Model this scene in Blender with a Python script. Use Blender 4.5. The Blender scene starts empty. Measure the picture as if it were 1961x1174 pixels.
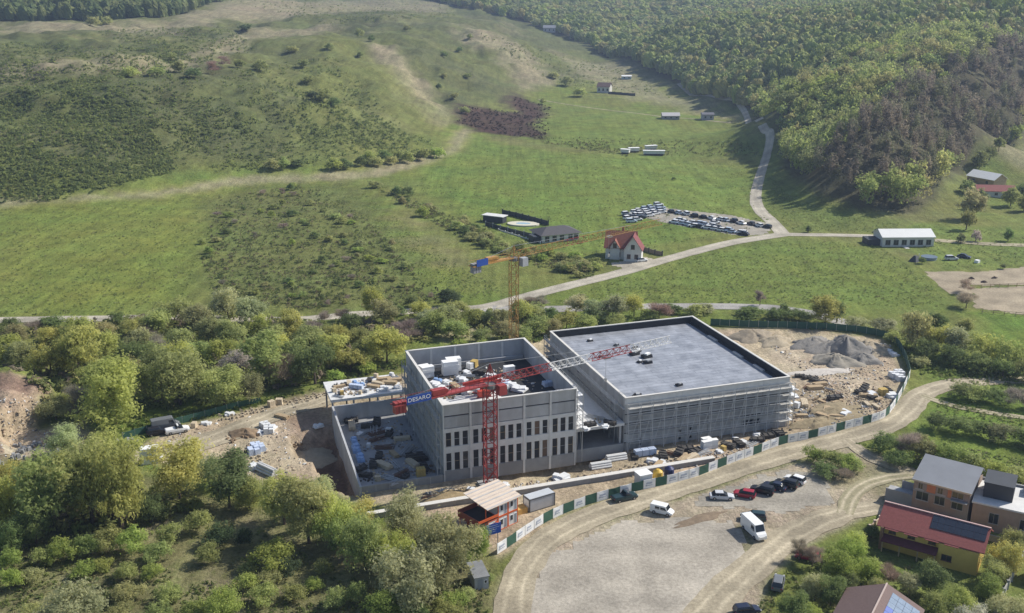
import bpy, math, random
import numpy as np
rng = random.Random(7)
nr = np.random.RandomState(11)
sc = bpy.context.scene
col = sc.collection
R = math.radians

# ------------------------------------------------------------------ camera, sky, sun, exposure
CAM_H, PITCH, FPX, PW, PH = 92.0, R(17.4), 1975.0, 1961.0, 1174.0
cam = bpy.data.cameras.new('camera'); cam_o = bpy.data.objects.new('camera', cam); col.objects.link(cam_o)
cam.sensor_width = 36.0; cam.lens = 36.0 * FPX / PW
cam.clip_start = 1.0; cam.clip_end = 9000.0
cam_o.location = (0, 0, CAM_H); cam_o.rotation_euler = (math.pi / 2 - PITCH, 0, 0)
sc.camera = cam_o

SUN_AZ, SUN_EL = R(24), R(41)          # azimuth measured from +X towards +Y
sv = (math.cos(SUN_AZ) * math.cos(SUN_EL), math.sin(SUN_AZ) * math.cos(SUN_EL), math.sin(SUN_EL))
world = bpy.data.worlds.new('World'); sc.world = world; world.use_nodes = True
wn = world.node_tree.nodes; wl = world.node_tree.links
sky = wn.new('ShaderNodeTexSky'); sky.sky_type = 'NISHITA'; sky.sun_disc = False
sky.sun_elevation = SUN_EL; sky.sun_rotation = math.atan2(sv[0], sv[1]); sky.altitude = 400
sky.air_density = 1.0; sky.dust_density = 1.2; sky.ozone_density = 1.0
wn['Background'].inputs['Strength'].default_value = 0.105
wl.new(sky.outputs[0], wn['Background'].inputs['Color'])
sun = bpy.data.lights.new('sun', 'SUN'); sun.energy = 4.8; sun.angle = R(0.53); sun.color = (1.0, 0.95, 0.86)
sun_o = bpy.data.objects.new('sun', sun); col.objects.link(sun_o)
from mathutils import Vector
sun_o.rotation_euler = Vector(sv).to_track_quat('Z', 'Y').to_euler()
sc.view_settings.view_transform = 'Standard'; sc.view_settings.look = 'None'
sc.view_settings.exposure = 0.26; sc.view_settings.gamma = 1.0; sc.view_settings.use_curve_mapping = False
sc.render.engine = 'CYCLES'
sc.cycles.use_denoising = True
sc.cycles.max_bounces = 6; sc.cycles.diffuse_bounces = 4; sc.cycles.glossy_bounces = 2
sc.cycles.transmission_bounces = 5; sc.cycles.transparent_max_bounces = 14; sc.cycles.volume_bounces = 0
sc.cycles.volume_step_rate = 4

# ------------------------------------------------------------------ terrain height
cp, sp = math.cos(PITCH), math.sin(PITCH)
def rays(px):
    px = np.atleast_2d(np.asarray(px, float))
    a = (px[:, 0] - PW / 2) / FPX; b = (px[:, 1] - PH / 2) / FPX
    return np.stack([a, cp - b * sp, -sp - b * cp], 1)
def onz(x, y, z=0.0):
    r = rays([(x, y)])[0]; t = (z - CAM_H) / r[2]
    return (r[0] * t, r[1] * t, z)
ctrl = []
for x in range(-350, 351, 70):
    for y in (40, 110, 180, 250, 320, 390): ctrl.append((x * (0.4 + y / 400), y, 0.0))
CPX = [  # (pixel x, pixel y, ground height there)
 (-100,400,0),(0,400,0),(150,392,0),(300,376,0),(450,350,0),(600,345,0),(700,340,0),(800,315,0),(870,290,0),(900,255,0),
 (1000,270,0),(1100,280,0),(1200,230,0),(1300,220,0),(1400,215,0),(1460,250,0),(1200,320,0),(1000,350,0),(1300,380,0),
 (1470,300,0),(1490,340,0),(1530,385,0),(1600,420,0),(1740,425,0),(1790,390,0),(1820,330,0),(1860,280,0),(1961,245,1),(2060,210,3),
 (1930,330,0),(2060,330,0),(1961,400,0),(1700,460,0),
 (1150,180,2),(1250,155,4),(1050,172,3),(1350,180,2),(1200,112,11),(1100,76,22),(1140,130,9),
 # left hill
 (0,330,10),(0,270,19),(0,200,31),(0,150,40),(0,120,44),(0,80,49),(0,45,56),(0,0,74),(-250,300,20),(-250,150,40),(-250,50,58),
 (150,330,9),(150,250,22),(150,150,40),(150,110,45),(150,50,55),
 (300,310,9),(300,230,24),(300,140,40),(300,100,45),(300,30,60),
 (450,300,8),(450,220,23),(450,130,40),(450,80,47),(430,0,72),
 (600,290,8),(600,210,22),(600,120,38),(600,60,48),(600,0,68),
 (700,290,4),(700,220,15),(700,130,34),(700,70,46),(750,0,66),(790,230,8),(790,150,24),(800,90,40),(850,30,56),(900,0,67),
 (860,180,12),(900,120,26),(950,70,40),(960,150,12),(1000,110,24),(1000,180,4),(980,50,40),(920,210,3),
 # wooded ridge on the right
 (1480,215,7),(1560,290,9),(1600,330,8),(1640,260,26),(1700,330,14),(1700,230,31),(1740,370,6),(1760,310,13),(1800,250,20),
 (1800,190,33),(1850,140,40),(1850,230,20),(1920,190,24),(1920,110,45),(2060,150,30),(2060,60,58),
 (1400,150,14),(1400,90,35),(1450,160,20),(1550,180,30),(1550,80,45),(1300,110,22),(1300,60,42),(1200,70,26),(1200,30,46),(1100,30,45),
 (1000,8,58),(1300,5,62),(1500,5,66),(1700,5,68),(1900,5,70),(1700,100,45),(2080,5,70)]
for x, y, z in CPX: ctrl.append(onz(x, y, z))
for x in range(-1600, 1601, 400): ctrl += [(x, 2400, 175.0), (x * 1.4, 3200, 240.0)]
CT = np.array(ctrl)
C2 = 18.0 ** 2
def _k(P, Q):
    d2 = (P[:, None, 0] - Q[None, :, 0]) ** 2 + (P[:, None, 1] - Q[None, :, 1]) ** 2
    return np.sqrt(d2 + C2)
_A = _k(CT, CT); n_ = len(CT)
_W = np.linalg.solve(np.block([[_A - 4.0 * np.eye(n_), np.ones((n_, 1))], [np.ones((1, n_)), np.zeros((1, 1))]]), np.append(CT[:, 2], 0))
def hash2(ix, iy, s):
    h = np.sin(ix * 127.1 + iy * 311.7 + s * 74.7) * 43758.5453
    return h - np.floor(h)
def vnoise(x, y, s=0):
    ix, iy = np.floor(x), np.floor(y); fx, fy = x - ix, y - iy
    fx = fx * fx * (3 - 2 * fx); fy = fy * fy * (3 - 2 * fy)
    a = hash2(ix, iy, s); b = hash2(ix + 1, iy, s); c = hash2(ix, iy + 1, s); d = hash2(ix + 1, iy + 1, s)
    return (a * (1 - fx) + b * fx) * (1 - fy) + (c * (1 - fx) + d * fx) * fy
def fbm(x, y, s=0, o=4):
    v = 0; a = 0.5; t = 0
    for k in range(o):
        v = v + a * vnoise(x, y, s + k * 3.1); t += a; x = x * 2.03 + 5.2; y = y * 2.03 + 1.3; a *= 0.55
    return v / t
def sstep(a, b, x):
    t = np.clip((x - a) / (b - a), 0, 1); return t * t * (3 - 2 * t)
def polydist(P, poly):
    """signed distance (negative inside) of points to a polygon"""
    poly = np.asarray(poly, float)[:, :2]; q = np.roll(poly, -1, 0)
    d = np.full(len(P), 1e18); inside = np.zeros(len(P), bool)
    for (x0, y0), (x1, y1) in zip(poly, q):
        ex, ey = x1 - x0, y1 - y0; l2 = ex * ex + ey * ey + 1e-9
        t = np.clip(((P[:, 0] - x0) * ex + (P[:, 1] - y0) * ey) / l2, 0, 1)
        d = np.minimum(d, (P[:, 0] - x0 - t * ex) ** 2 + (P[:, 1] - y0 - t * ey) ** 2)
        c = ((y0 > P[:, 1]) != (y1 > P[:, 1]))
        xi = x0 + (P[:, 1] - y0) * ex / (ey if abs(ey) > 1e-9 else 1e-9)
        inside ^= c & (P[:, 0] < xi)
    d = np.sqrt(d); return np.where(inside, -d, d)
def linedist(P, pts):
    pts = np.asarray(pts, float); d = np.full(len(P), 1e18)
    for (x0, y0), (x1, y1) in zip(pts[:-1, :2], pts[1:, :2]):
        ex, ey = x1 - x0, y1 - y0; l2 = ex * ex + ey * ey + 1e-9
        t = np.clip(((P[:, 0] - x0) * ex + (P[:, 1] - y0) * ey) / l2, 0, 1)
        d = np.minimum(d, (P[:, 0] - x0 - t * ex) ** 2 + (P[:, 1] - y0 - t * ey) ** 2)
    return np.sqrt(d)

UA = R(18.2); U = np.array([math.cos(UA), math.sin(UA)]); V = np.array([-math.sin(UA), math.cos(UA)])
A0 = np.array([-13.1, 180.2]); B0 = np.array([23.1, 194.4])       # near left corners of the two blocks
def uv(o, u, v): q = o + U * u + V * v; return (q[0], q[1])
# excavations and banks that belong to the ground itself
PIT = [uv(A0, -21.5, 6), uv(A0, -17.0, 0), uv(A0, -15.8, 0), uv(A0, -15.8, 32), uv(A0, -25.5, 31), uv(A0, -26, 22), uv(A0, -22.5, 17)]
TRENCH = [uv(A0, 9, -1.6), uv(A0, 27, -3.5), uv(A0, 38, 3.5), uv(A0, 74, 4.0), uv(A0, 74, 8.6), uv(A0, 27, 3.0), uv(A0, 9, 1.0)]
BANKS = [  # (polygon, height, edge width)
 ([onz(-160,750,0), onz(-60,738,0), onz(40,745,0), onz(112,768,0), onz(85,800,0), onz(-20,840,0), onz(-160,840,0)], 6.0, 2.6),
 ([onz(-100,850,0), onz(-10,842,0), onz(18,862,0), onz(5,890,0), onz(-100,890,0)], 2.6, 1.6)]
FAR = np.array([uv(A0, 75, 25)])
def height(x, y):
    x = np.atleast_1d(np.asarray(x, float)); y = np.atleast_1d(np.asarray(y, float))
    z = np.empty(len(x))
    for i in range(0, len(x), 20000):
        P = np.stack([x[i:i + 20000], y[i:i + 20000]], 1)
        z[i:i + 20000] = _k(P, CT) @ _W[:-1] + _W[-1]
    flat = sstep(395, 470, y)
    z = z * flat
    big = sstep(420, 600, y)
    z = z + big * ((fbm(x / 90, y / 90, 3) - 0.5) * 13 + (fbm(x / 30, y / 30, 9, 3) - 0.5) * 5.0) * sstep(3, 22, np.abs(z)) * (1 - .7 * sstep(60, 160, x))
    hm_ = big * sstep(4, 14, z) * sstep(70, 52, z) * sstep(60, 0, x)
    rd = 1 - np.minimum(np.abs(fbm(x / 52 + 3, y / 75, 13, 4) - .5) * 5, 1.3)
    z = z + hm_ * ((rd - .5) * 4.5 + 1.3 * np.sin(z * .52 + 7 * fbm(x / 70, y / 70, 17)))
    near = y < 300
    if near.any():
        P = np.stack([x[near], y[near]], 1); zz = z[near]
        zz = zz + (fbm(P[:, 0] / 6, P[:, 1] / 6, 5, 3) - 0.5) * 0.35
        d = polydist(P, PIT); zz = zz - 4.2 * sstep(0.8, -1.2, d + (fbm(P[:, 0] / 3, P[:, 1] / 3, 2) - .5) * 1.5)
        d = polydist(P, TRENCH); zz = zz - 2.2 * sstep(0.5, -0.9, d)
        for poly, h, w in BANKS:
            d = polydist(P, poly); n = (fbm(P[:, 0] / 5, P[:, 1] / 5, 8) - .5)
            n2_ = fbm(P[:, 0] / 1.6, P[:, 1] / 1.6, 4) - .5; zz = zz + h * sstep(w * .7, -w * .7, d + n * 6.0 + n2_ * 3.0) * (1 + n * 0.9)
        z[near] = zz
    return z
# the ground sheet's own grid, and quick look-ups on it
NC, NRW = 460, 540
th = np.linspace(R(-37), R(37), NC); rr = 30 * (3300 / 30) ** np.linspace(0, 1, NRW)
gx = (rr[:, None] * np.tan(th)[None, :]).ravel(); gy = np.repeat(rr, NC)
gz = height(gx, gy)
height_exact = height; _G = gz.reshape(NRW, NC)
def height(x, y):
    x = np.atleast_1d(np.asarray(x, float)); y = np.maximum(np.atleast_1d(np.asarray(y, float)), 30.0)
    u = np.clip(np.log(y / 30) / math.log(110) * (NRW - 1), 0, NRW - 1.001); v = np.clip((np.arctan2(x, y) - th[0]) / (th[1] - th[0]), 0, NC - 1.001)
    i = u.astype(int); j = v.astype(int); fu = u - i; fv = v - j
    return (_G[i, j] * (1 - fv) + _G[i, j + 1] * fv) * (1 - fu) + (_G[i + 1, j] * (1 - fv) + _G[i + 1, j + 1] * fv) * fu
def zat(x, y): return float(height([x], [y])[0])
def Wpts(px):
    """pixels -> points on the ground"""
    r = rays(px); n = len(r); t0 = np.maximum(95.0, np.minimum(400.0, 86.0 / -np.minimum(r[:, 2], -.02))); t1 = t0.copy(); done = np.zeros(n, bool)
    t = t0.copy()
    while not done.all() and t.min() < 3500:
        step = np.maximum(1.2, t * 0.012); tn = np.where(done, t, t + step)
        i = np.where(~done)[0]
        z = CAM_H + r[i, 2] * tn[i]
        below = np.zeros(n, bool); below[i] = z < height(r[i, 0] * tn[i], r[i, 1] * tn[i])
        t0 = np.where(below & ~done, t, t0); t1 = np.where(below & ~done, tn, t1); done |= below
        t = tn
        if (t[~done] > 3400).all(): break
    t1 = np.where(done, t1, 3400); t0 = np.where(done, t0, 3399)
    for _ in range(14):
        m = (t0 + t1) / 2; b = CAM_H + r[:, 2] * m < height(r[:, 0] * m, r[:, 1] * m)
        t1 = np.where(b, m, t1); t0 = np.where(b, t0, m)
    m = (t0 + t1) / 2
    return np.stack([r[:, 0] * m, r[:, 1] * m, CAM_H + r[:, 2] * m], 1)
def W1(x, y): return tuple(Wpts([(x, y)])[0])
def depth_of(P): return P[1] * cp + (CAM_H - P[2]) * sp
def pxm(P): return FPX / depth_of(P)        # photo pixels per metre at a point

# ------------------------------------------------------------------ materials
MATS = {}
def mat(name, c, rough=0.8, var=0.15, scale=1.0, metal=0.0, objcol=False, bump=0.0, spec=0.3, var2=None, detail=6.0, streak=False):
    if name in MATS: return MATS[name]
    m = bpy.data.materials.new(name); m.use_nodes = True; MATS[name] = m
    nt = m.node_tree; N = nt.nodes; L = nt.links; b = N['Principled BSDF']
    b.inputs['Roughness'].default_value = rough; b.inputs['Metallic'].default_value = metal
    b.inputs['Specular IOR Level'].default_value = spec
    tc = N.new('ShaderNodeTexCoord'); no = N.new('ShaderNodeTexNoise')
    no.inputs['Scale'].default_value = scale; no.inputs['Detail'].default_value = detail; no.inputs['Roughness'].default_value = 0.65
    L.new(tc.outputs['Object'], no.inputs['Vector'])
    mr = N.new('ShaderNodeMapRange'); L.new(no.outputs['Fac'], mr.inputs['Value'])
    mr.inputs['From Min'].default_value = 0.25; mr.inputs['From Max'].default_value = 0.75
    mr.inputs['To Min'].default_value = 1 - var; mr.inputs['To Max'].default_value = 1 + var
    mx = N.new('ShaderNodeMix'); mx.data_type = 'RGBA'; mx.blend_type = 'MULTIPLY'; mx.inputs[0].default_value = 1.0
    if objcol:
        oi = N.new('ShaderNodeObjectInfo'); L.new(oi.outputs['Color'], mx.inputs[6])
    else: mx.inputs[6].default_value = (*c, 1)
    L.new(mr.outputs[0], mx.inputs[7])
    src = mx.outputs[2]
    if var2:
        m2 = N.new('ShaderNodeMix'); m2.data_type = 'RGBA'; n2 = N.new('ShaderNodeTexNoise'); n2.inputs['Scale'].default_value = scale * 0.23
        n2.inputs['Detail'].default_value = 5
        if streak:
            mp = N.new('ShaderNodeMapping'); mp.inputs['Scale'].default_value = (6, 6, .5); L.new(tc.outputs['Object'], mp.inputs[0]); L.new(mp.outputs[0], n2.inputs['Vector'])
        else: L.new(tc.outputs['Object'], n2.inputs['Vector'])
        r2 = N.new('ShaderNodeMapRange'); r2.inputs['From Min'].default_value = 0.48; r2.inputs['From Max'].default_value = 0.66
        L.new(n2.outputs['Fac'], r2.inputs['Value']); L.new(r2.outputs[0], m2.inputs[0]); L.new(src, m2.inputs[6]); m2.inputs[7].default_value = (*var2, 1)
        src = m2.outputs[2]
    L.new(src, b.inputs['Base Color'])
    if bump:
        bp = N.new('ShaderNodeBump'); bp.inputs['Strength'].default_value = bump; bp.inputs['Distance'].default_value = 0.15
        L.new(no.outputs['Fac'], bp.inputs['Height']); L.new(bp.outputs[0], b.inputs['Normal'])
    return m
def leafmat(name, trans=0.35, clear=0.0):
    """foliage: the object's own colour, varied leaf clump by leaf clump (attribute 'v') and slightly translucent"""
    if name in MATS: return MATS[name]
    m = bpy.data.materials.new(name); m.use_nodes = True; MATS[name] = m
    nt = m.node_tree; N = nt.nodes; L = nt.links; b = N['Principled BSDF']; b.inputs['Roughness'].default_value = 0.75
    b.inputs['Specular IOR Level'].default_value = 0.15
    at = N.new('ShaderNodeAttribute'); at.attribute_name = 'v'
    oi = N.new('ShaderNodeObjectInfo')
    if name == 'leaf_mass':
        ac = N.new('ShaderNodeAttribute'); ac.attribute_name = 'tint'; csrc = ac.outputs['Color']
    else: csrc = oi.outputs['Color']
    hs = N.new('ShaderNodeHueSaturation'); L.new(csrc, hs.inputs['Color'])
    mr = N.new('ShaderNodeMapRange'); L.new(at.outputs['Fac'], mr.inputs['Value'])
    mr.inputs['To Min'].default_value = 0.6; mr.inputs['To Max'].default_value = 1.4; L.new(mr.outputs[0], hs.inputs['Value'])
    h2 = N.new('ShaderNodeMapRange'); L.new(at.outputs['Fac'], h2.inputs['Value']); h2.inputs['To Min'].default_value = 0.515; h2.inputs['To Max'].default_value = 0.485
    L.new(h2.outputs[0], hs.inputs['Hue'])
    L.new(hs.outputs[0], b.inputs['Base Color'])
    tr = N.new('ShaderNodeBsdfTranslucent'); L.new(hs.outputs[0], tr.inputs['Color'])
    ms = N.new('ShaderNodeMixShader'); ms.inputs[0].default_value = trans
    L.new(b.outputs[0], ms.inputs[1]); L.new(tr.outputs[0], ms.inputs[2]); out = ms.outputs[0]
    if clear:      # fine spring twigs and half-open leaves let part of the light straight through
        tp = N.new('ShaderNodeBsdfTransparent'); m3 = N.new('ShaderNodeMixShader'); m3.inputs[0].default_value = clear; L.new(out, m3.inputs[1]); L.new(tp.outputs[0], m3.inputs[2]); out = m3.outputs[0]
    L.new(out, N['Material Output'].inputs['Surface'])
    return m

# ------------------------------------------------------------------ mesh helpers
class MB:
    def __init__(s): s.v = []; s.f = []; s.m = []
    def add(s, vs, fs, mi=0):
        o = len(s.v); s.v += [tuple(map(float, p)) for p in vs]; s.f += [tuple(i + o for i in f) for f in fs]; s.m += [mi] * len(fs); return s
    def box(s, x0, x1, y0, y1, z0, z1, mi=0):
        return s.add([(x0,y0,z0),(x1,y0,z0),(x1,y1,z0),(x0,y1,z0),(x0,y0,z1),(x1,y0,z1),(x1,y1,z1),(x0,y1,z1)],
                     [(0,3,2,1),(4,5,6,7),(0,1,5,4),(1,2,6,5),(2,3,7,6),(3,0,4,7)], mi)
    def rbox(s, cx, cy, z0, sx, sy, sz, a=0.0, mi=0, taper=1.0):
        c, n = math.cos(a), math.sin(a); vs = []
        for k, (z, t) in enumerate(((z0, 1.0), (z0 + sz, taper))):
            for dx, dy in ((-1,-1),(1,-1),(1,1),(-1,1)):
                x, y = dx * sx / 2 * t, dy * sy / 2 * t; vs.append((cx + x * c - y * n, cy + x * n + y * c, z))
        return s.add(vs, [(0,3,2,1),(4,5,6,7),(0,1,5,4),(1,2,6,5),(2,3,7,6),(3,0,4,7)], mi)
    def prism(s, poly, z0, z1, mi=0):
        n = len(poly); vs = [(p[0], p[1], z0) for p in poly] + [(p[0], p[1], z1) for p in poly]
        return s.add(vs, [tuple(range(n - 1, -1, -1)), tuple(range(n, 2 * n))] + [(i, (i + 1) % n, n + (i + 1) % n, n + i) for i in range(n)], mi)
    def xprism(s, prof, x0, x1, mi=0):       # profile in (y,z) extruded along x
        n = len(prof); vs = [(x0, p[0], p[1]) for p in prof] + [(x1, p[0], p[1]) for p in prof]
        return s.add(vs, [tuple(range(n - 1, -1, -1)), tuple(range(n, 2 * n))] + [(i, (i + 1) % n, n + (i + 1) % n, n + i) for i in range(n)], mi)
    def beam(s, p, q, w, mi=0, h=None):
        p = np.array(p, float); q = np.array(q, float); d = q - p; l = np.linalg.norm(d)
        if l < 1e-6: return s
        d /= l; up = np.array([0, 0, 1.0]) if abs(d[2]) < 0.95 else np.array([1.0, 0, 0])
        a = np.cross(d, up); a /= np.linalg.norm(a); b = np.cross(a, d); h = h or w
        vs = [e + a * (i * w / 2) + b * (j * h / 2) for e in (p, q) for i, j in ((-1,-1),(1,-1),(1,1),(-1,1))]
        return s.add(vs, [(0,3,2,1),(4,5,6,7),(0,1,5,4),(1,2,6,5),(2,3,7,6),(3,0,4,7)], mi)
    def cyl(s, p, q, r, n=8, mi=0, r2=None):
        p = np.array(p, float); q = np.array(q, float); d = q - p; d /= np.linalg.norm(d); r2 = r if r2 is None else r2
        up = np.array([0, 0, 1.0]) if abs(d[2]) < 0.95 else np.array([1.0, 0, 0])
        a = np.cross(d, up); a /= np.linalg.norm(a); b = np.cross(a, d); vs = []
        for e, rr in ((p, r), (q, r2)):
            for k in range(n): t = 2 * math.pi * k / n; vs.append(e + a * math.cos(t) * rr + b * math.sin(t) * rr)
        return s.add(vs, [tuple(range(n - 1, -1, -1)), tuple(range(n, 2 * n))] + [(i, (i + 1) % n, n + (i + 1) % n, n + i) for i in range(n)], mi)
    def mesh(s, name, mats):
        me = bpy.data.meshes.new(name); me.from_pydata(s.v, [], s.f); me.update()
        for m in (mats if isinstance(mats, (list, tuple)) else [mats]): me.materials.append(m)
        if any(s.m): me.polygons.foreach_set('material_index', s.m)
        return me
    def build(s, name, mats, parent=None, loc=None, rz=0.0): return place(name, s.mesh(name, mats), parent, loc, rz)
def place(name, me, parent=None, loc=None, rz=0.0):
    o = bpy.data.objects.new(name, me); col.objects.link(o); o.parent = parent
    if loc is not None: o.location = loc
    if rz: o.rotation_euler = (0, 0, rz)
    return o
def tag(o, label=None, cat=None, group=None, kind=None):
    if label: o['label'] = label
    if cat: o['category'] = cat
    if group: o['group'] = group
    if kind: o['kind'] = kind
    return o
def empty(name, loc, rz=0.0, label=None, cat=None, group=None):
    o = bpy.data.objects.new(name, None); col.objects.link(o); o.location = loc; o.rotation_euler = (0, 0, rz); o.empty_display_size = 0.3
    return tag(o, label, cat, group)
def copy_tree(o, parent=None):
    c = o.copy(); col.objects.link(c); c.parent = parent
    for ch in o.children: copy_tree(ch, c)
    return c
def np_mesh(name, verts, faces_per, loops, mats, attrs=None, smooth=False):
    """fast mesh from numpy: verts (n,3), loops (m,k)"""
    me = bpy.data.meshes.new(name); nv = len(verts); nf, k = loops.shape
    me.vertices.add(nv); me.vertices.foreach_set('co', np.ascontiguousarray(verts, np.float32).ravel())
    me.loops.add(nf * k); me.loops.foreach_set('vertex_index', np.ascontiguousarray(loops, np.int32).ravel())
    me.polygons.add(nf); me.polygons.foreach_set('loop_start', np.arange(0, nf * k, k, dtype=np.int32))
    me.update(calc_edges=True)
    if smooth: me.polygons.foreach_set('use_smooth', np.ones(nf, bool))
    for m in (mats if isinstance(mats, (list, tuple)) else [mats]): me.materials.append(m)
    for an, (typ, dom, data) in (attrs or {}).items():
        a = me.attributes.new(an, typ, dom)
        a.data.foreach_set('color' if 'COLOR' in typ else ('vector' if typ == 'FLOAT_VECTOR' else 'value'), np.ascontiguousarray(data, np.float32).ravel())
    me.validate(); return me
# ------------------------------------------------------------------ ground
G_LUSH, G_MID, G_DULL = (.098,.150,.032), (.112,.142,.040), (.140,.140,.062)
DRY, DIRT, SAND, GRAV, SOIL, SCRUB_SHADED = (.300,.255,.160), (.350,.290,.195), (.430,.370,.265), (.370,.335,.285), (.048,.032,.020), (.066,.084,.036)
def WP(px): return [tuple(p) for p in Wpts(px)]
P = np.stack([gx, gy], 1)
C = np.tile(np.array(G_MID), (len(P), 1)); tuft = np.full(len(P), 0.5)
n1 = fbm(gx / 40, gy / 55, 21); n2 = fbm(gx / 9, gy / 9, 33); n3 = fbm(gx / 140, gy / 200, 41)
def mixto(c, m, t=None):
    global C, tuft
    C = C * (1 - m[:, None]) + np.array(c) * m[:, None]
    if t is not None: tuft = tuft * (1 - m) + t * m
def paint(px, c, w=3.0, amt=1.0, rag=1.0, t=None, world=False):
    poly = px if world else WP(px)
    d = polydist(P, poly) + (n2 - .5) * w * 2.2 * rag + (n1 - .5) * w * 1.5 * rag
    mixto(c, amt * sstep(w, -w, d), t)
def streak(px, c, w, amt=1.0, t=None):
    d = linedist(P, WP(px)) + (n2 - .5) * w * 1.6
    mixto(c, amt * sstep(w, w * 0.3, d), t)
mixto(G_LUSH, sstep(.35, .65, n1)); mixto(G_DULL, 0.7 * sstep(.55, .8, n3))
# the far hill: rougher grass, painted darker for the grazing sun, with bleached patches
hillm = sstep(425, 520, gy) * sstep(1.5, 9, gz)
mixto(SCRUB_SHADED, hillm * 0.9); mixto(G_MID, hillm * 0.35 * sstep(.42, .66, n1)); mixto(DRY, hillm * 0.18 * sstep(.58, .75, fbm(gx / 60, gy / 30, 51)))
paint([(0,398),(0,385),(260,368),(440,338),(690,330),(850,285),(880,235),(905,250),(895,290),(800,320),(690,345),(470,352),(300,380)], DRY, 6, .75)
paint([(700,80),(740,90),(800,150),(850,210),(870,240),(840,250),(770,180),(720,120)], DRY, 11, .75)
paint([(880,50),(960,70),(1040,120),(1060,160),(1000,170),(950,110),(890,80)], DRY, 16, .65)
paint([(0,130),(150,115),(330,118),(470,60),(640,40),(640,60),(480,90),(330,140),(150,140),(0,155)], DRY, 14, .55)
paint([(0,48),(180,45),(330,40),(420,5),(560,0),(560,30),(430,40),(330,62),(0,62)], DRY, 18, .6)
paint([(430,20),(640,0),(860,0),(850,25),(600,30)], DRY, 22, .45)
paint([(640,60),(700,90),(860,230),(840,280),(700,320),(560,300),(560,150)], G_MID, 10, .6)
paint([(1060,100),(1180,120),(1380,195),(1440,230),(1300,215),(1150,170)], (.23,.21,.12), 14, .75)
paint([(870,235),(880,200),(930,205),(985,215),(960,195),(985,180),(1055,205),(1060,220),(1020,240),(1050,255),(1040,268),(960,260),(900,250)], SOIL, 7, 1.0, 1.1, t=.3)
paint([(900,250),(1100,280),(1260,298),(1460,290),(1460,330),(1200,330),(1000,300)], G_DULL, 8, .5)
paint([(780,355),(900,265),(1060,290),(1300,300),(1450,315),(1440,390),(1480,430),(1230,480),(1000,500),(900,420)], (.100,.165,.034), 10, .8)
paint([(1040,185),(1200,210),(1440,240),(1470,290),(1060,265)], (.105,.160,.036), 8, .7)
paint([(0,400),(300,385),(430,365),(400,470),(360,590),(0,600)], (.125,.168,.034), 14, .75)
paint([(400,370),(600,350),(700,360),(780,470),(850,590),(560,600),(380,580),(380,470)], (.092,.118,.040), 10, .8, t=.9)
paint([(700,350),(800,350),(920,440),(1100,490),(1190,515),(1000,570),(880,560),(780,450)], (.120,.148,.046), 9, .6, t=.7)
paint([(760,380),(830,430),(900,500),(860,520),(760,430)], (.20,.185,.09), 10, .5)
paint([(1060,575),(1290,500),(1500,455),(1680,465),(1790,540),(1810,590),(1500,585),(1290,580)], (.102,.158,.034), 8, .8)
paint([(1480,330),(1540,400),(1740,425),(1680,450),(1520,440),(1465,400)], (.085,.130,.032), 6, .8)
paint([(1900,280),(1961,260),(2100,250),(2100,330),(1961,325)], (.20,.19,.10), 6, .8)
paint([(1740,425),(2100,440),(2100,520),(1800,520),(1760,490)], (.105,.165,.035), 6, .8)
paint([(1870,600),(2100,600),(2100,690),(1900,660)], (.088,.165,.026), 5, .9)
paint([(1730,660),(1990,710),(1990,900),(1900,900),(1700,880),(1790,740)], (.100,.165,.030), 6, .9)
# earth round the works
YARD = [(235,872),(330,818),(480,782),(620,748),(760,720),(1000,640),(1400,628),(1560,630),(1690,648),(1738,715),(1705,795),(1500,858),(1200,952),(1080,995),(955,1068),(870,1015),(760,975),(690,962),(600,935),(500,930),(430,905),(300,890)]
paint(YARD, DIRT, 1.6, 1.0, .8, t=.15)
paint([(1430,640),(1560,690),(1690,735),(1700,780),(1530,800),(1510,730)], SAND, 5, .75, t=.15)
paint([(1520,740),(1600,735),(1690,770),(1600,815),(1510,820)], (.24,.19,.12), 4, .6, t=.5)
paint([(1540,640),(1640,650),(1700,690),(1600,710),(1500,680)], SAND, 4, .6)
paint([(520,800),(620,780),(660,930),(560,900),(430,860)], SAND, 5, .6)
paint([(-200,740),(-60,725),(60,722),(110,760),(80,820),(160,805),(250,850),(160,900),(60,880),(-200,920)], (.36,.285,.19), 2.5, 1.0, t=.2)
paint([(400,985),(480,975),(560,1010),(650,1050),(760,1130),(720,1150),(600,1080),(480,1030)], (.22,.17,.11), 3, .9, t=.4)
paint([(560,770),(640,725),(760,700),(640,740),(500,765)], (.17,.12,.08), 4, .9)
paint([(820,640),(930,620),(960,640),(850,660)], (.33,.28,.18), 5, .9)
# forecourt in front
FORE = [(935,1230),(965,1110),(1000,1055),(1120,1000),(1250,950),(1420,905),(1600,850),(1680,870),(1760,905),(1720,940),(1700,975),(1640,1000),(1560,1040),(1480,1100),(1440,1230)]
paint(FORE, (.310,.265,.190), 1.6, 1.0, .8, t=.3)
paint([(1580,860),(1660,880),(1740,912),(1690,960),(1640,935),(1600,930)], (.20,.185,.10), 3, .7, t=.6)
paint([(1440,1230),(1480,1110),(1560,1045),(1650,1000),(1700,985),(1990,1040),(1990,1230)], (.105,.145,.040), 2, .9, t=.6)
# rough ground below left
paint([(-100,900),(250,890),(480,960),(900,1030),(950,1080),(930,1230),(-100,1230)], (.155,.150,.070), 3, .85, t=.9)
mixto((.24,.20,.13), 0.55 * sstep(.60, .74, fbm(gx / 7, gy / 9, 61)) * (polydist(P, WP([(-100,1000),(480,985),(900,1060),(930,1230),(-100,1230)])) < 0))
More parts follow.
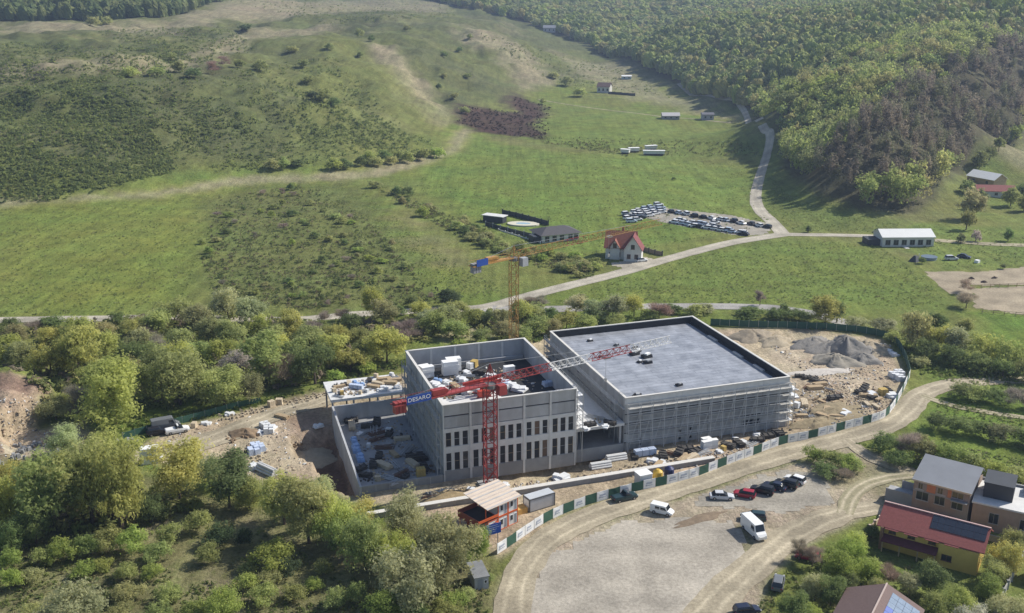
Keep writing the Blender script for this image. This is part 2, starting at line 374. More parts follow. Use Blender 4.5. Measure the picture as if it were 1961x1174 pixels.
# forest floor, excavation, verges
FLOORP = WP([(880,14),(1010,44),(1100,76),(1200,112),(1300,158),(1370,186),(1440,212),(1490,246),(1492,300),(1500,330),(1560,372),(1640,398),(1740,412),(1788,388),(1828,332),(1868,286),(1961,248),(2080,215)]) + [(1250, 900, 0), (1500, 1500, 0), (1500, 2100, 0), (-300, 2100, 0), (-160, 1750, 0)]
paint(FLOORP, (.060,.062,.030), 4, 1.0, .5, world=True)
paint([q for q in PIT], (.12,.082,.05), 1.8, 1.0, .6, t=.4, world=True)  # brown pit soil, darkened to paint in the annex wall's shadow
paint([(530,800),(625,775),(625,830),(560,845)], (.21,.15,.10), 2.0, .8)
paint([(-200,745),(-60,725),(40,722),(100,745),(90,770),(20,760),(-60,765),(-200,790)], (.15,.105,.075), 2.5, .9)
paint([(-200,850),(0,840),(30,865),(10,890),(-200,910)], (.20,.15,.11), 2.5, .7)
streak([(1012,1075),(1060,1030),(1130,998),(1250,968)], (.17,.165,.09), 1.6, .9, .7)
streak([(1290,952),(1400,918),(1500,888),(1590,862)], (.15,.165,.07), 2.0, .9, .7)
streak([(1420,1010),(1440,1050),(1400,1110),(1330,1180)], (.17,.17,.09), 1.6, .8, .7)
streak([(990,1020),(1100,975),(1250,936),(1400,893),(1560,845),(1690,808)], (.16,.175,.07), .9, .7, .7)
grn = np.clip((C[:, 1] - C[:, 0]) / .03, 0, 1)[:, None]; C = C * (1 - grn) + C * np.array([1.13, 1.04, .85]) * grn
C = np.clip((C * 1.12 + np.array([.020, .012, .012])) * (0.88 + 0.24 * n2[:, None]), 0, 1)
gi = np.arange(NC * NRW).reshape(NRW, NC)
loops = np.stack([gi[:-1, :-1].ravel(), gi[:-1, 1:].ravel(), gi[1:, 1:].ravel(), gi[1:, :-1].ravel()], 1)
gm = bpy.data.materials.new('ground'); gm.use_nodes = True
N = gm.node_tree.nodes; L = gm.node_tree.links; b = N['Principled BSDF']; b.inputs['Roughness'].default_value = 0.95; b.inputs['Specular IOR Level'].default_value = 0.1
at = N.new('ShaderNodeAttribute'); at.attribute_name = 'tint'; tf = N.new('ShaderNodeAttribute'); tf.attribute_name = 'tuft'
tc = N.new('ShaderNodeTexCoord')
def nz(s, d, ro=.65, st=None):
    n = N.new('ShaderNodeTexNoise'); n.inputs['Scale'].default_value = s; n.inputs['Detail'].default_value = d; n.inputs['Roughness'].default_value = ro
    if st:
        mp = N.new('ShaderNodeMapping'); mp.inputs['Scale'].default_value = st[:3]; mp.inputs['Rotation'].default_value = (0, 0, st[3]); L.new(tc.outputs['Object'], mp.inputs[0]); L.new(mp.outputs[0], n.inputs['Vector'])
    else: L.new(tc.outputs['Object'], n.inputs['Vector'])
    return n.outputs['Fac']
def mrange(src, a, b_, lo, hi):
    r = N.new('ShaderNodeMapRange'); L.new(src, r.inputs[0]); r.inputs['From Min'].default_value = a; r.inputs['From Max'].default_value = b_
    r.inputs['To Min'].default_value = lo; r.inputs['To Max'].default_value = hi; return r.outputs[0]
def mul(a, b_):
    r = N.new('ShaderNodeMath'); r.operation = 'MULTIPLY'; L.new(a, r.inputs[0]); L.new(b_, r.inputs[1]); return r.outputs[0]
fine = mrange(nz(1.3, 9, .75), .3, .7, .60, 1.40); mid = mrange(nz(.12, 10, .75), .3, .7, .64, 1.36); row = mrange(nz(.35, 5, .65, (1, .07, 1, R(-14))), .35, .65, .82, 1.18)
val = mul(mul(fine, mid), row)
hs = N.new('ShaderNodeHueSaturation'); L.new(at.outputs['Color'], hs.inputs['Color']); L.new(val, hs.inputs['Value'])
L.new(mrange(nz(.035, 8, .7), .3, .7, .475, .52), hs.inputs['Hue'])
# tufty darker growth where the sward is rough
dk = N.new('ShaderNodeMix'); dk.data_type = 'RGBA'; dk.blend_type = 'MULTIPLY'; dk.inputs[7].default_value = (.62, .72, .55, 1)
L.new(mul(mrange(nz(.55, 6, .75), .5, .62, 0, 1), tf.outputs['Fac']), dk.inputs[0]); L.new(hs.outputs[0], dk.inputs[6]); L.new(dk.outputs[2], b.inputs['Base Color'])
bp = N.new('ShaderNodeBump'); bp.inputs['Strength'].default_value = .8; bp.inputs['Distance'].default_value = .7; L.new(nz(.9, 8, .7), bp.inputs['Height']); L.new(bp.outputs[0], b.inputs['Normal'])
C4 = np.concatenate([C, np.ones((len(C), 1))], 1)
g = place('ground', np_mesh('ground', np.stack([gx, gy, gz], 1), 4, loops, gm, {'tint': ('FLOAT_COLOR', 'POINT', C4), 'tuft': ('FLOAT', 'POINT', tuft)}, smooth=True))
tag(g, kind='structure')

# ------------------------------------------------------------------ roads and sheets laid on the ground
def roadmat(name, c, rut, base_mid, rutpos=0.38, rutw=0.16, gloss=.92, c2=None):
    m = bpy.data.materials.new(name); m.use_nodes = True; nt = m.node_tree; N = nt.nodes; L = nt.links; b = N['Principled BSDF']
    b.inputs['Roughness'].default_value = gloss; b.inputs['Specular IOR Level'].default_value = .15
    ac = N.new('ShaderNodeAttribute'); ac.attribute_name = 'across'; tc = N.new('ShaderNodeTexCoord')
    ns = N.new('ShaderNodeTexNoise'); ns.inputs['Scale'].default_value = 1.6; ns.inputs['Detail'].default_value = 10; ns.inputs['Roughness'].default_value = .75; L.new(tc.outputs['Object'], ns.inputs['Vector'])
    nb = N.new('ShaderNodeTexNoise'); nb.inputs['Scale'].default_value = .12; nb.inputs['Detail'].default_value = 6; L.new(tc.outputs['Object'], nb.inputs['Vector'])
    ab = N.new('ShaderNodeMath'); ab.operation = 'ABSOLUTE'; L.new(ac.outputs['Fac'], ab.inputs[0])
    wob = N.new('ShaderNodeMath'); wob.operation = 'MULTIPLY_ADD'; L.new(nb.outputs['Fac'], wob.inputs[0]); wob.inputs[1].default_value = .5; wob.inputs[2].default_value = -.25
    sm = N.new('ShaderNodeMath'); L.new(ab.outputs[0], sm.inputs[0]); L.new(wob.outputs[0], sm.inputs[1])
    su = N.new('ShaderNodeMath'); su.operation = 'SUBTRACT'; L.new(sm.outputs[0], su.inputs[0]); su.inputs[1].default_value = rutpos
    a2 = N.new('ShaderNodeMath'); a2.operation = 'ABSOLUTE'; L.new(su.outputs[0], a2.inputs[0])
    mr = N.new('ShaderNodeMapRange'); L.new(a2.outputs[0], mr.inputs[0]); mr.inputs['From Min'].default_value = rutw; mr.inputs['From Max'].default_value = .02; mr.inputs['To Max'].default_value = .85
    mx = N.new('ShaderNodeMix'); mx.data_type = 'RGBA'; L.new(mr.outputs[0], mx.inputs[0]); mx.inputs[6].default_value = (*c, 1); mx.inputs[7].default_value = (*rut, 1)
    v = N.new('ShaderNodeMapRange'); L.new(ns.outputs['Fac'], v.inputs[0]); v.inputs['From Min'].default_value = .3; v.inputs['From Max'].default_value = .7; v.inputs['To Min'].default_value = .66; v.inputs['To Max'].default_value = 1.34
    v2 = N.new('ShaderNodeMapRange'); L.new(nb.outputs['Fac'], v2.inputs[0]); v2.inputs['From Min'].default_value = .35; v2.inputs['From Max'].default_value = .65; v2.inputs['To Min'].default_value = .78; v2.inputs['To Max'].default_value = 1.22
    vv = N.new('ShaderNodeMath'); vv.operation = 'MULTIPLY'; L.new(v.outputs[0], vv.inputs[0]); L.new(v2.outputs[0], vv.inputs[1])
    hs = N.new('ShaderNodeHueSaturation'); L.new(mx.outputs[2], hs.inputs['Color']); L.new(vv.outputs[0], hs.inputs['Value']); L.new(hs.outputs[0], b.inputs['Base Color'])
    bp = N.new('ShaderNodeBump'); bp.inputs['Strength'].default_value = .5; bp.inputs['Distance'].default_value = .2; L.new(ns.outputs['Fac'], bp.inputs['Height']); L.new(bp.outputs[0], b.inputs['Normal'])
    return m
def catmull(pts, step):
    pts = [np.array(p[:2]) for p in pts]; pts = [2 * pts[0] - pts[1]] + pts + [2 * pts[-1] - pts[-2]]; out = []
    for i in range(1, len(pts) - 2):
        n = max(2, int(np.linalg.norm(pts[i + 1] - pts[i]) / step))
        for k in range(n):
            t = k / n; a, b_, c, d = pts[i - 1:i + 3]
            out.append(.5 * ((2 * b_) + (-a + c) * t + (2 * a - 5 * b_ + 4 * c - d) * t * t + (-a + 3 * b_ - 3 * c + d) * t ** 3))
    out.append(pts[-2]); return np.array(out)
LIFT = [0.05]
def ribbon(name, px, width, m, step=2.0, rag=.5, lift=None, na=8):
    c = catmull(WP(px), step); t = np.gradient(c, axis=0); t /= np.linalg.norm(t, axis=1)[:, None]; nrm = np.stack([-t[:, 1], t[:, 0]], 1)
    n = len(c); w = width if np.ndim(width) else np.full(n, float(width)); w = np.interp(np.linspace(0, 1, n), np.linspace(0, 1, len(w)), w) if len(w) != n else w
    s = np.linspace(-1, 1, na); jl = (fbm(c[:, 0] / 4, c[:, 1] / 4, 71) - .5) * rag * 2; jr = (fbm(c[:, 0] / 4, c[:, 1] / 4, 77) - .5) * rag * 2
    X = np.empty((n, na, 2))
    for k in range(na): X[:, k] = c + nrm * (s[k] * w / 2 + (jl if k == 0 else jr if k == na - 1 else 0))[:, None]
    xy = X.reshape(-1, 2); LIFT[0] += .004; z = height(xy[:, 0], xy[:, 1]) + (lift or LIFT[0])
    i = np.arange(n * na).reshape(n, na); lo = np.stack([i[:-1, :-1].ravel(), i[:-1, 1:].ravel(), i[1:, 1:].ravel(), i[1:, :-1].ravel()], 1)[:, ::-1]
    o = place(name, np_mesh(name, np.column_stack([xy, z]), 4, lo, m, {'across': ('FLOAT', 'POINT', np.tile(s, n))}, smooth=True)); tag(o, kind='structure'); return o
def sheet(name, px, m, cell=1.5, rag=1.0, lift=None, world=False, soft=None):
    poly = np.array([p[:2] for p in (px if world else WP(px))]); lo, hi = poly.min(0) - 2, poly.max(0) + 2
    xs = np.arange(lo[0], hi[0], cell); ys = np.arange(lo[1], hi[1], cell); XX, YY = np.meshgrid(xs, ys); Q = np.stack([XX.ravel(), YY.ravel()], 1)
    d = polydist(Q, poly) + (fbm(Q[:, 0] / 3, Q[:, 1] / 3, 83) - .5) * rag * 2.5
    LIFT[0] += .004; z = height(Q[:, 0], Q[:, 1]) + (lift or LIFT[0]); z = np.where(d > 0, z - .12 * np.minimum(d, 1.2), z)
    i = np.arange(len(Q)).reshape(len(ys), len(xs)); q = np.stack([i[:-1, :-1].ravel(), i[:-1, 1:].ravel(), i[1:, 1:].ravel(), i[1:, :-1].ravel()], 1)
    q = q[(d[q] < cell * .75).all(1)]; used = np.unique(q); mp = np.full(len(Q), -1); mp[used] = np.arange(len(used))
    o = place(name, np_mesh(name, np.column_stack([Q[used], z[used]]), 4, mp[q], m, {'across': ('FLOAT', 'POINT', np.full(len(used), 5.0))}, smooth=True)); tag(o, kind='structure'); return o
M_DIRTROAD = roadmat('dirt_road', (.330,.285,.205), (.46,.40,.29), 0, .42, .2)
M_TRACK = roadmat('track', (.26,.235,.15), (.45,.39,.28), 0, .5, .3)
M_ASPH = roadmat('old_asphalt', (.30,.285,.265), (.34,.325,.30), 0, .5, .3)
M_PALE = roadmat('pale_gravel_road', (.38,.345,.28), (.45,.41,.33), 0, .5, .3)
M_GRAVEL = roadmat('gravel', (.365,.330,.275), (.365,.330,.275), 0, 9, .1)
M_GREYGR = roadmat('grey_gravel', (.315,.288,.240), (.315,.288,.240), 0, 9, .1)
M_ARENA = roadmat('arena_sand', (.33,.275,.195), (.38,.32,.225), 0, .5, .3)
sheet('gravel_yard', [(1000,1230),(1012,1125),(1050,1065),(1120,1025),(1200,1000),(1290,988),(1400,1003),(1425,1030),(1425,1065),(1385,1110),(1290,1230)], M_GRAVEL, 1.0, 2.4)
sheet('car_park', [(1330,962),(1390,935),(1490,902),(1560,905),(1592,930),(1590,962),(1500,985),(1440,975)], M_GREYGR, 1.0, 2.0)
sheet('car_lot', [(1195,408),(1250,395),(1400,412),(1480,430),(1470,448),(1420,452),(1300,432)], M_GREYGR, 2.0, .6)
sheet('riding_arena', [(1862,553),(1961,548),(2080,545),(2080,615),(1961,603),(1868,590)], M_ARENA, 2.0, .4)
sheet('paddock', [(1768,520),(1870,521),(1961,512),(2060,510),(2060,540),(1961,545),(1865,548),(1850,570),(1815,560)], M_ARENA, 2.0, 1.2)
sheet('house_drive', [(1165,505),(1205,520),(1262,500),(1240,492)], M_PALE, 1.5, .5)
ribbon('road', [(-120,614),(0,613),(110,611),(220,610),(340,607),(470,613),(570,612),(700,601),(820,594),(930,588),(1000,570),(1090,547),(1190,522),(1290,493),(1400,465),(1500,449)], [5.5,5.5,5.5,5.8,6,6,6.2], M_PALE, 3, .35)
ribbon('side_road', [(925,592),(1060,592),(1180,588),(1290,587),(1400,587),(1480,590),(1550,600),(1640,625)], 6, M_ASPH, 3, .3)
ribbon('lane', [(1500,449),(1478,425),(1455,402),(1447,375),(1455,340),(1466,305),(1472,280),(1474,255),(1455,230),(1420,205),(1370,185),(1300,160)], [6,5,4.6,4.2,4,4], M_PALE, 4, .35)
ribbon('barn_road', [(1500,449),(1560,450),(1620,451),(1690,453)], 5, M_PALE, 3, .3)
ribbon('grass_track', [(1790,460),(1870,466),(1961,470),(2080,474)], 5, M_TRACK, 3, .8)
ribbon('field_path', [(1030,190),(1120,205),(1200,215),(1270,224),(1330,228),(1400,235)], 2.5, M_TRACK, 6, .4)
ribbon('dirt_road', [(975,1260),(984,1150),(1002,1090),(1042,1040),(1100,1005),(1180,973),(1290,935),(1400,898),(1520,863),(1620,837),(1700,812),(1738,785),(1764,757),(1815,737),(1890,730),(2010,725)], [5.6,5.6,6,7,7.5,7.5,7,6,5.5,5], M_DIRTROAD, 1.5, .6)
ribbon('gravel_road', [(1290,1260),(1360,1165),(1430,1095),(1490,1045),(1545,1010),(1610,985),(1690,970)], [6.5,6.5,6.5,6.5,6,5], M_DIRTROAD, 1.5, .8)
ribbon('track', [(1622,842),(1660,872),(1705,892),(1752,907)], 3.6, M_DIRTROAD, 1.5, .5)
ribbon('track', [(1618,985),(1628,955),(1655,930),(1700,916),(1745,910)], 3.4, M_TRACK, 1.5, .4)
ribbon('track', [(1764,757),(1800,770),(1860,785),(1961,800)], 2.4, M_TRACK, 1.5, .5)
ribbon('haul_road', [(660,752),(600,772),(540,790),(480,812),(420,838),(350,858),(270,872),(180,868),(90,862),(-60,880)], [6,6,7,8.5,9,8,6,5], M_DIRTROAD, 1.5, .8)

# ------------------------------------------------------------------ vegetation
LEAF = leafmat('leaf', .55, .26); MASS = leafmat('leaf_mass', .5); BARK = mat('bark', (.11,.085,.065), .9, .3, 3.0)
def leaf_cloud(rs, lobes, n, size, aspect=.75, droop=0.0, shell=.55, clump=0, cr=.06):
    """n leaf clumps spread through ellipsoid lobes [(cx,cy,cz,rx,ry,rz)] -> verts, quads, v"""
    lob = np.array(lobes, float); wgt = (lob[:, 3] * lob[:, 4] * lob[:, 5]) ** .67
    m = clump or n; k = rs.choice(len(lob), m, p=wgt / wgt.sum())
    d = rs.normal(size=(m, 3)); d /= np.linalg.norm(d, axis=1)[:, None]
    low = d[:, 2] < -.45; d[low, 2] *= -.5 * rs.rand(low.sum())
    r = shell + (1.10 - shell) * rs.rand(m) ** .7; c = lob[k, :3] + d * r[:, None] * lob[k, 3:]
    lobv = rs.rand(len(lob)); v = .45 * lobv[k] + .25 * rs.rand(m)
    if clump:
        j = rs.randint(0, m, n); g = rs.normal(size=(n, 3)) * cr * (.5 + rs.rand(m))[j][:, None]; g[:, 2] = g[:, 2] * .9 + cr * .3; c = c[j] + g; d = d[j] * .5 + g / cr * .5; v = v[j]
    c[:, 2] = np.maximum(c[:, 2], .03); v = np.clip(v + .30 * rs.rand(n), 0, 1)
    nrm = d + rs.normal(size=(n, 3)) * .7; nrm[:, 2] += .35; nrm /= np.linalg.norm(nrm, axis=1)[:, None]
    a = np.cross(nrm, rs.normal(size=(n, 3))); a /= np.linalg.norm(a, axis=1)[:, None] + 1e-9; b_ = np.cross(nrm, a)
    s = size * (.55 + .9 * rs.rand(n))[:, None]; a = a * s; b_ = b_ * s * aspect; b_[:, 2] -= droop * s[:, 0]
    V = np.stack([c - a - b_ * .55, c + a * 1.05 - b_ * .55, c + b_ * 1.15], 1).reshape(-1, 3)
    return V, np.arange(3 * n).reshape(n, 3), v
def crown_lobes(rs, kind):
    L_ = []
    if kind == 'round':
        for i in range(11):
            t = rs.rand() * 6.28; q = rs.rand() ** .6 * .27; z = .26 + rs.rand() * .52; f = .155 + .07 * rs.rand()
            L_.append((q * math.cos(t), q * math.sin(t), z, f * 1.1, f * 1.1, f))
        L_.append((0, 0, .46, .36, .36, .42))
    elif kind == 'tall':
        for i in range(11):
            t = rs.rand() * 6.28; q = rs.rand() ** .6 * .24; z = .18 + rs.rand() * .64; f = .13 + .07 * rs.rand()
            L_.append((q * math.cos(t), q * math.sin(t), z, f * 1.15, f * 1.15, f * 1.2))
        L_.append((0, 0, .46, .29, .29, .44))
    elif kind == 'spread':
        for i in range(14):
            t = rs.rand() * 6.28; q = rs.rand() ** .5 * .36; z = .20 + rs.rand() * .58 * (1 - q); f = .13 + .08 * rs.rand()
            L_.append((q * math.cos(t), q * math.sin(t), z, f * 1.1, f * 1.1, f * .95))
        L_.append((0, 0, .42, .38, .38, .38))
    else:  # bush
        for i in range(9):
            t = rs.rand() * 6.28; q = rs.rand() ** .6 * .30; z = .25 + rs.rand() * .45 * (1 - q); f = .16 + .08 * rs.rand()
            L_.append((q * math.cos(t), q * math.sin(t), z, f * 1.15, f * 1.15, f * 1.1))
        L_.append((0, 0, .36, .34, .34, .36))
    return L_
def twig_cloud(rs, n, w, kind):
    """bare crown: fine up-swept twigs"""
    L_ = np.array(crown_lobes(rs, kind)); k = rs.randint(0, len(L_), n); d = rs.normal(size=(n, 3)); d /= np.linalg.norm(d, axis=1)[:, None]; d[:, 2] = np.abs(d[:, 2]) * .9 - .1
    c = L_[k, :3] + d * (.15 + .85 * rs.rand(n))[:, None] * L_[k, 3:]
    up = c - np.array([0, 0, .12]); up /= np.linalg.norm(up, axis=1)[:, None]; up = up + rs.normal(size=(n, 3)) * .35
    ln = (.05 + .07 * rs.rand(n))[:, None]; a = np.cross(up, rs.normal(size=(n, 3))); a /= np.linalg.norm(a, axis=1)[:, None]; a *= w
    V = np.stack([c - a, c + a, c + up * ln + a * .2, c + up * ln - a * .2], 1).reshape(-1, 3)
    return V, np.arange(4 * n).reshape(n, 4), rs.rand(n)
def vmesh(name, dat, m): return np_mesh(name, dat[0], dat[1].shape[1], dat[1], m, {'v': ('FLOAT', 'FACE', dat[2])})
CR = {}
for li, (n, s) in enumerate(((9500, .0205), (5200, .027), (2000, .046))):
    for kd in ('round', 'tall', 'spread', 'bush'):
        for k in range(3):
            rs = np.random.RandomState(100 * li + 10 * k + len(kd)); q = .75 if kd == 'bush' else 1
            CR[kd, li, k] = vmesh('crown', leaf_cloud(rs, crown_lobes(rs, kd), int(n * q), s * (1.05 if kd == 'bush' else 1), droop=.25 if kd == 'spread' else 0, shell=.5, clump=(170, 130, 90)[li], cr=.05), LEAF)
    for k in range(3):
        rs = np.random.RandomState(900 + 10 * li + k); CR['bare', li, k] = vmesh('crown', twig_cloud(rs, int(n * .9), .0035 * (1, 1.6, 2.6)[li], 'round'), LEAF)
TR = []
for k in range(3):
    rs = random.Random(40 + k); mb = MB(); mb.cyl((0, 0, -.03), (.01, 0, .22), .028, 7, r2=.020); mb.cyl((.01, 0, .22), (.0, .02, .5), .020, 6, r2=.010)
    for i in range(7):
        t = i * 2.4 + rs.random(); z = .16 + .05 * i; r = .17 + .1 * rs.random(); mb.cyl((.005, 0, z), (r * math.cos(t), r * math.sin(t), z + .16 + .14 * rs.random()), .011, 5, r2=.004)
    TR.append(mb.mesh('trunk', BARK))
TCOL = {'Y': (.505,.520,.160), 'G': (.400,.438,.165), 'D': (.225,.285,.105), 'O': (.418,.418,.195), 'P': (.490,.505,.275), 'B': (.360,.305,.240),
        'L': (.380,.450,.125), 'K': (.105,.145,.068), 'R': (.36,.26,.20), 'W': (.55,.52,.44)}
CNAME = {'Y': 'yellow-green', 'G': 'mid-green', 'D': 'dark green', 'O': 'olive green', 'P': 'pale silvery green', 'B': 'bare brown', 'L': 'bright lime green', 'K': 'blackish evergreen', 'R': 'reddish bare', 'W': 'white blossoming'}
def jit(c, a=.16):
    f = 1 + a * (rng.random() * 2 - 1); return tuple(max(0, x * f * (1 + .06 * (rng.random() * 2 - 1))) for x in c) + (1,)
def tree(x, y, w, h, c, zone, P=None, kind=None, name='tree', shape=1.0):
    """x,y: pixel of the foot; w,h: crown size in photo pixels"""
    P = P or W1(x, y); s = pxm(P); wm, hm = w / s, h / s / .93
    li = 0 if s > 8.2 else 1 if s > 5.2 else 2
    kd = kind or ('bare' if c in 'BR' else rng.choice(['round', 'tall', 'spread']) if h > .85 * w else rng.choice(['round', 'spread']))
    k = rng.randrange(3)
    t = empty(name, (P[0], P[1], P[2] - .05), rng.random() * 6.28, '%s tree %s' % (CNAME[c], zone), 'tree', '%s trees %s' % (CNAME[c], zone))
    wid = wm / (.86 if kd in ('round', 'bare') else .74 if kd == 'tall' else .98)
    tr = place('trunk', TR[k], t); tr.scale = (hm, hm, hm)
    cr = place('crown', CR[kd, li, k], t); cr.scale = (wid * (.92 + .16 * rng.random()), wid * (.92 + .16 * rng.random()), hm); cr.color = jit(TCOL[c])
    return t
def shrub(x, y, w, h, c, zone, P=None):
    P = P or W1(x, y); s = pxm(P); wm, hm = w / s, h / s / .93; li = 1 if s > 8.2 else 2
    o = place('shrub', CR['bare' if c in 'BR' else 'bush', li, rng.randrange(3)], None, (P[0], P[1], P[2] - .08), rng.random() * 6.28)
    o.scale = (wm / .9, wm / .9, hm / .9); o.color = jit(TCOL[c]); return tag(o, '%s shrub %s' % (CNAME[c], zone), 'shrub', '%s shrubs %s' % (CNAME[c], zone))
Z1 = 'in the belt behind the site'
BELT = """15 690 55 50 Y;45 702 60 48 O;100 722 80 75 Y;152 718 90 95 Y;205 696 62 66 Y;222 812 125 120 Y;165 802 78 72 B;108 804 70 50 O;122 797 44 46 Y;262 700 60 55 D;
300 712 55 55 G;335 722 84 66 Y;345 775 120 115 G;290 770 70 70 G;400 765 70 75 G;430 702 66 58 Y;456 722 56 52 W;512 738 96 92 G;542 740 66 60 B;604 735 86 98 D;430 782 72 74 G;480 770 60 60 O;
640 702 56 62 Y;672 712 70 52 Y;20 640 44 32 D;64 636 40 26 B;101 630 56 28 D;225 622 34 24 D;262 648 60 46 Y;100 668 64 48 Y;150 662 66 56 Y;200 656 56 40 O;300 640 60 50 G;336 620 66 58 G;372 632 60 54 O;
437 612 66 62 P;481 622 54 54 P;495 645 50 40 Y;552 642 62 58 Y;447 668 66 56 G;589 682 76 66 G;400 660 60 52 O;520 672 56 48 G;540 690 60 48 Y;345 672 60 50 G;270 675 56 44 O;
718 612 44 76 Y;735 622 50 48 O;672 630 48 34 D;690 662 52 42 G;651 668 50 46 Y;776 655 54 44 B;741 694 76 70 Y;700 690 50 40 G;805 612 46 40 Y;862 588 54 34 K;790 588 32 22 D;860 625 62 48 O;876 602 46 30 G;
903 622 40 36 Y;932 622 36 34 D;830 640 60 42 G;815 622 44 34 P;870 648 50 36 G;1000 618 52 44 Y;1024 612 46 36 G;1014 588 34 22 B;1038 588 32 22 B;1085 628 52 40 Y;1053 612 32 24 D;1103 604 52 42 P;1136 614 58 46 P;1173 612 54 46 P;
1214 606 48 40 Y;1262 610 54 36 R;960 625 44 36 O;975 650 60 34 O;1030 640 60 40 G;960 650 40 30 Y;920 655 40 24 G;1000 656 50 34 G;1060 640 44 30 O;600 648 46 40 B;625 662 44 44 G;30 660 50 40 O;5 650 40 30 D;250 735 60 60 O;380 700 60 50 G;570 715 60 60 G;
310 690 50 50 B;180 745 70 60 Y;280 650 40 30 B;1120 630 50 30 G;1180 628 40 26 G"""
for e in BELT.replace('\n', '').split(';'):
    a = e.split(); tree(*map(float, a[:4]), a[4], Z1)
for q in ((420, 640, 50, 36, 'O'), (620, 620, 40, 24, 'B'), (655, 615, 40, 22, 'B'), (760, 605, 40, 20, 'D'), (840, 610, 36, 20, 'B'), (560, 735, 50, 26, 'G'), (470, 742, 46, 24, 'D'),
          (1290, 600, 40, 18, 'D'), (1330, 605, 46, 22, 'G'), (1350, 600, 40, 18, 'P'), (1240, 612, 40, 20, 'G'), (880, 665, 40, 18, 'L'), (925, 668, 40, 16, 'L'), (960, 668, 40, 18, 'L'), (640, 730, 40, 22, 'L'), (700, 712, 46, 24, 'L')):
    shrub(*q[:4], q[4], 'at the foot of the tree belt')
Z2 = 'in the thicket left of the site office'
FRONT = """14 1012 70 105 Y;38 958 78 80 Y;100 1012 120 150 G;178 1000 135 165 G;234 1012 104 175 Y;212 930 112 105 Y;128 876 66 66 P;62 965 86 66 Y;345 960 102 112 Y;402 932 74 70 P;440 972 92 100 D;478 975 60 60 G;
545 1004 96 100 Y;592 1040 112 122 G;642 1046 92 118 Y;668 1062 84 96 G;774 1034 82 90 P;700 1090 96 112 G;752 1096 92 92 Y;788 1160 140 132 P;852 1120 122 142 O;912 1068 62 70 L;735 1190 66 60 L;160 960 90 100 G;70 1040 80 90 D;20 1060 60 70 D;290 1000 50 55 D;
140 940 70 70 O;430 1200 78 92 L;148 1210 134 110 P;-30 980 80 110 O;690 1030 70 70 Y;820 1060 70 70 O;610 980 60 60 P"""
for e in FRONT.replace('\n', '').split(';'):
    a = e.split(); tree(*map(float, a[:4]), a[4], Z2)
Z3 = 'in the scrubby clearing below the thicket'
FS = """420 1040 62 46 K;468 1050 36 44 K;525 1092 84 62 L;208 1060 60 60 G;255 1062 66 58 L;168 1070 50 56 D;124 1078 56 56 L;380 1020 50 50 G;300 1000 46 40 D;323 1046 52 46 G;20 1092 50 46 L;555 1102 46 40 K;600 1132 36 34 L;505 1160 60 46 G;90 1082 50 40 G;300 1075 56 40 G;240 1110 50 36 G;290 1110 46 32 L;400 1080 50 40 G;60 1120 50 36 O;20 1130 46 50 L;160 1100 50 30 L;250 1150 60 40 O;320 1150 56 36 G;380 1190 60 50 L;560 1150 50 36 G;470 1130 50 36 L;70 1190 60 40 G;230 1190 50 40 O;300 1190 60 40 G;640 1160 50 40 G;680 1150 46 40 D;620 1100 40 30 G;480 1095 40 26 G;520 1120 50 30 O;200 1090 40 26 L;890 1150 40 30 G;870 1165 60 36 L;900 1085 40 36 G;850 1180 70 40 G;800 1190 60 36 D;940 1115 24 20 G"""
for e in FS.replace('\n', '').split(';'):
    a = e.split(); shrub(*map(float, a[:4]), a[4], Z3)
Z4 = 'along the hedgerows right of the works'
RT = """1580 622 70 56 Y;1602 618 34 50 D;1490 612 50 20 D;1530 614 54 20 D;1455 585 22 30 B;1752 668 76 84 O;1790 640 40 44 D;1850 590 46 34 B;1795 672 56 60 Y;1830 682 60 56 P;1880 690 70 60 Y;1930 705 70 62 Y;1770 690 50 40 D;1820 700 60 44 D;1870 712 60 40 D;1920 722 60 40 D;1965 730 60 50 G;1640 630 44 24 P;1690 640 50 30 P;1845 640 40 30 G"""
for e in RT.replace('\n', '').split(';'):
    a = e.split(); tree(*map(float, a[:4]), a[4], Z4)
RS = """1840 762 50 34 D;1870 768 56 34 G;1905 774 56 32 D;1945 782 60 34 B;1985 786 50 34 G;1800 822 50 34 D;1835 830 56 34 G;1870 836 54 34 D;1910 846 60 36 O;1955 852 60 36 D;1990 858 50 34 G;1700 868 56 44 D;1735 876 60 48 B;1770 884 62 50 O;1810 896 66 50 L;1720 892 50 34 D;1850 905 60 44 G;1900 918 60 40 L;1950 930 60 40 G;
1560 885 46 30 L;1590 895 56 36 G;1620 900 50 34 L;1575 910 56 28 D;1610 918 46 24 B;1640 905 40 26 G;1500 605 24 24 D;1435 605 60 16 D;1710 655 40 20 G;1760 700 40 22 O;1850 560 40 24 B"""
for e in RS.replace('\n', '').split(';'):
    a = e.split(); shrub(*map(float, a[:4]), a[4], Z4)
Z5 = 'in the gardens round the yellow house'
GT = """1520 1195 66 72 D;1560 1150 56 60 P;1600 1120 60 66 L;1625 1085 66 66 L;1660 1120 60 56 L;1700 1125 54 46 R;1640 1060 44 46 Y;1555 1085 44 44 B;1530 1075 40 46 B;1780 1140 60 60 D;1740 1140 50 44 P;1830 1175 70 56 Y;1925 1100 66 70 Y;1900 1120 56 50 G;1890 1150 50 50 L;1790 1180 60 50 G;1930 1185 80 50 P;1860 1195 70 44 W;1680 1150 50 50 G;1590 1160 50 56 D;1545 1195 60 40 L;1620 1140 44 50 D;1668 1030 34 30 D;1935 1060 50 56 G"""
for e in GT.replace('\n', '').split(';'):
    a = e.split(); tree(*map(float, a[:4]), a[4], Z5)
Z6 = 'near the valley farm and barn'
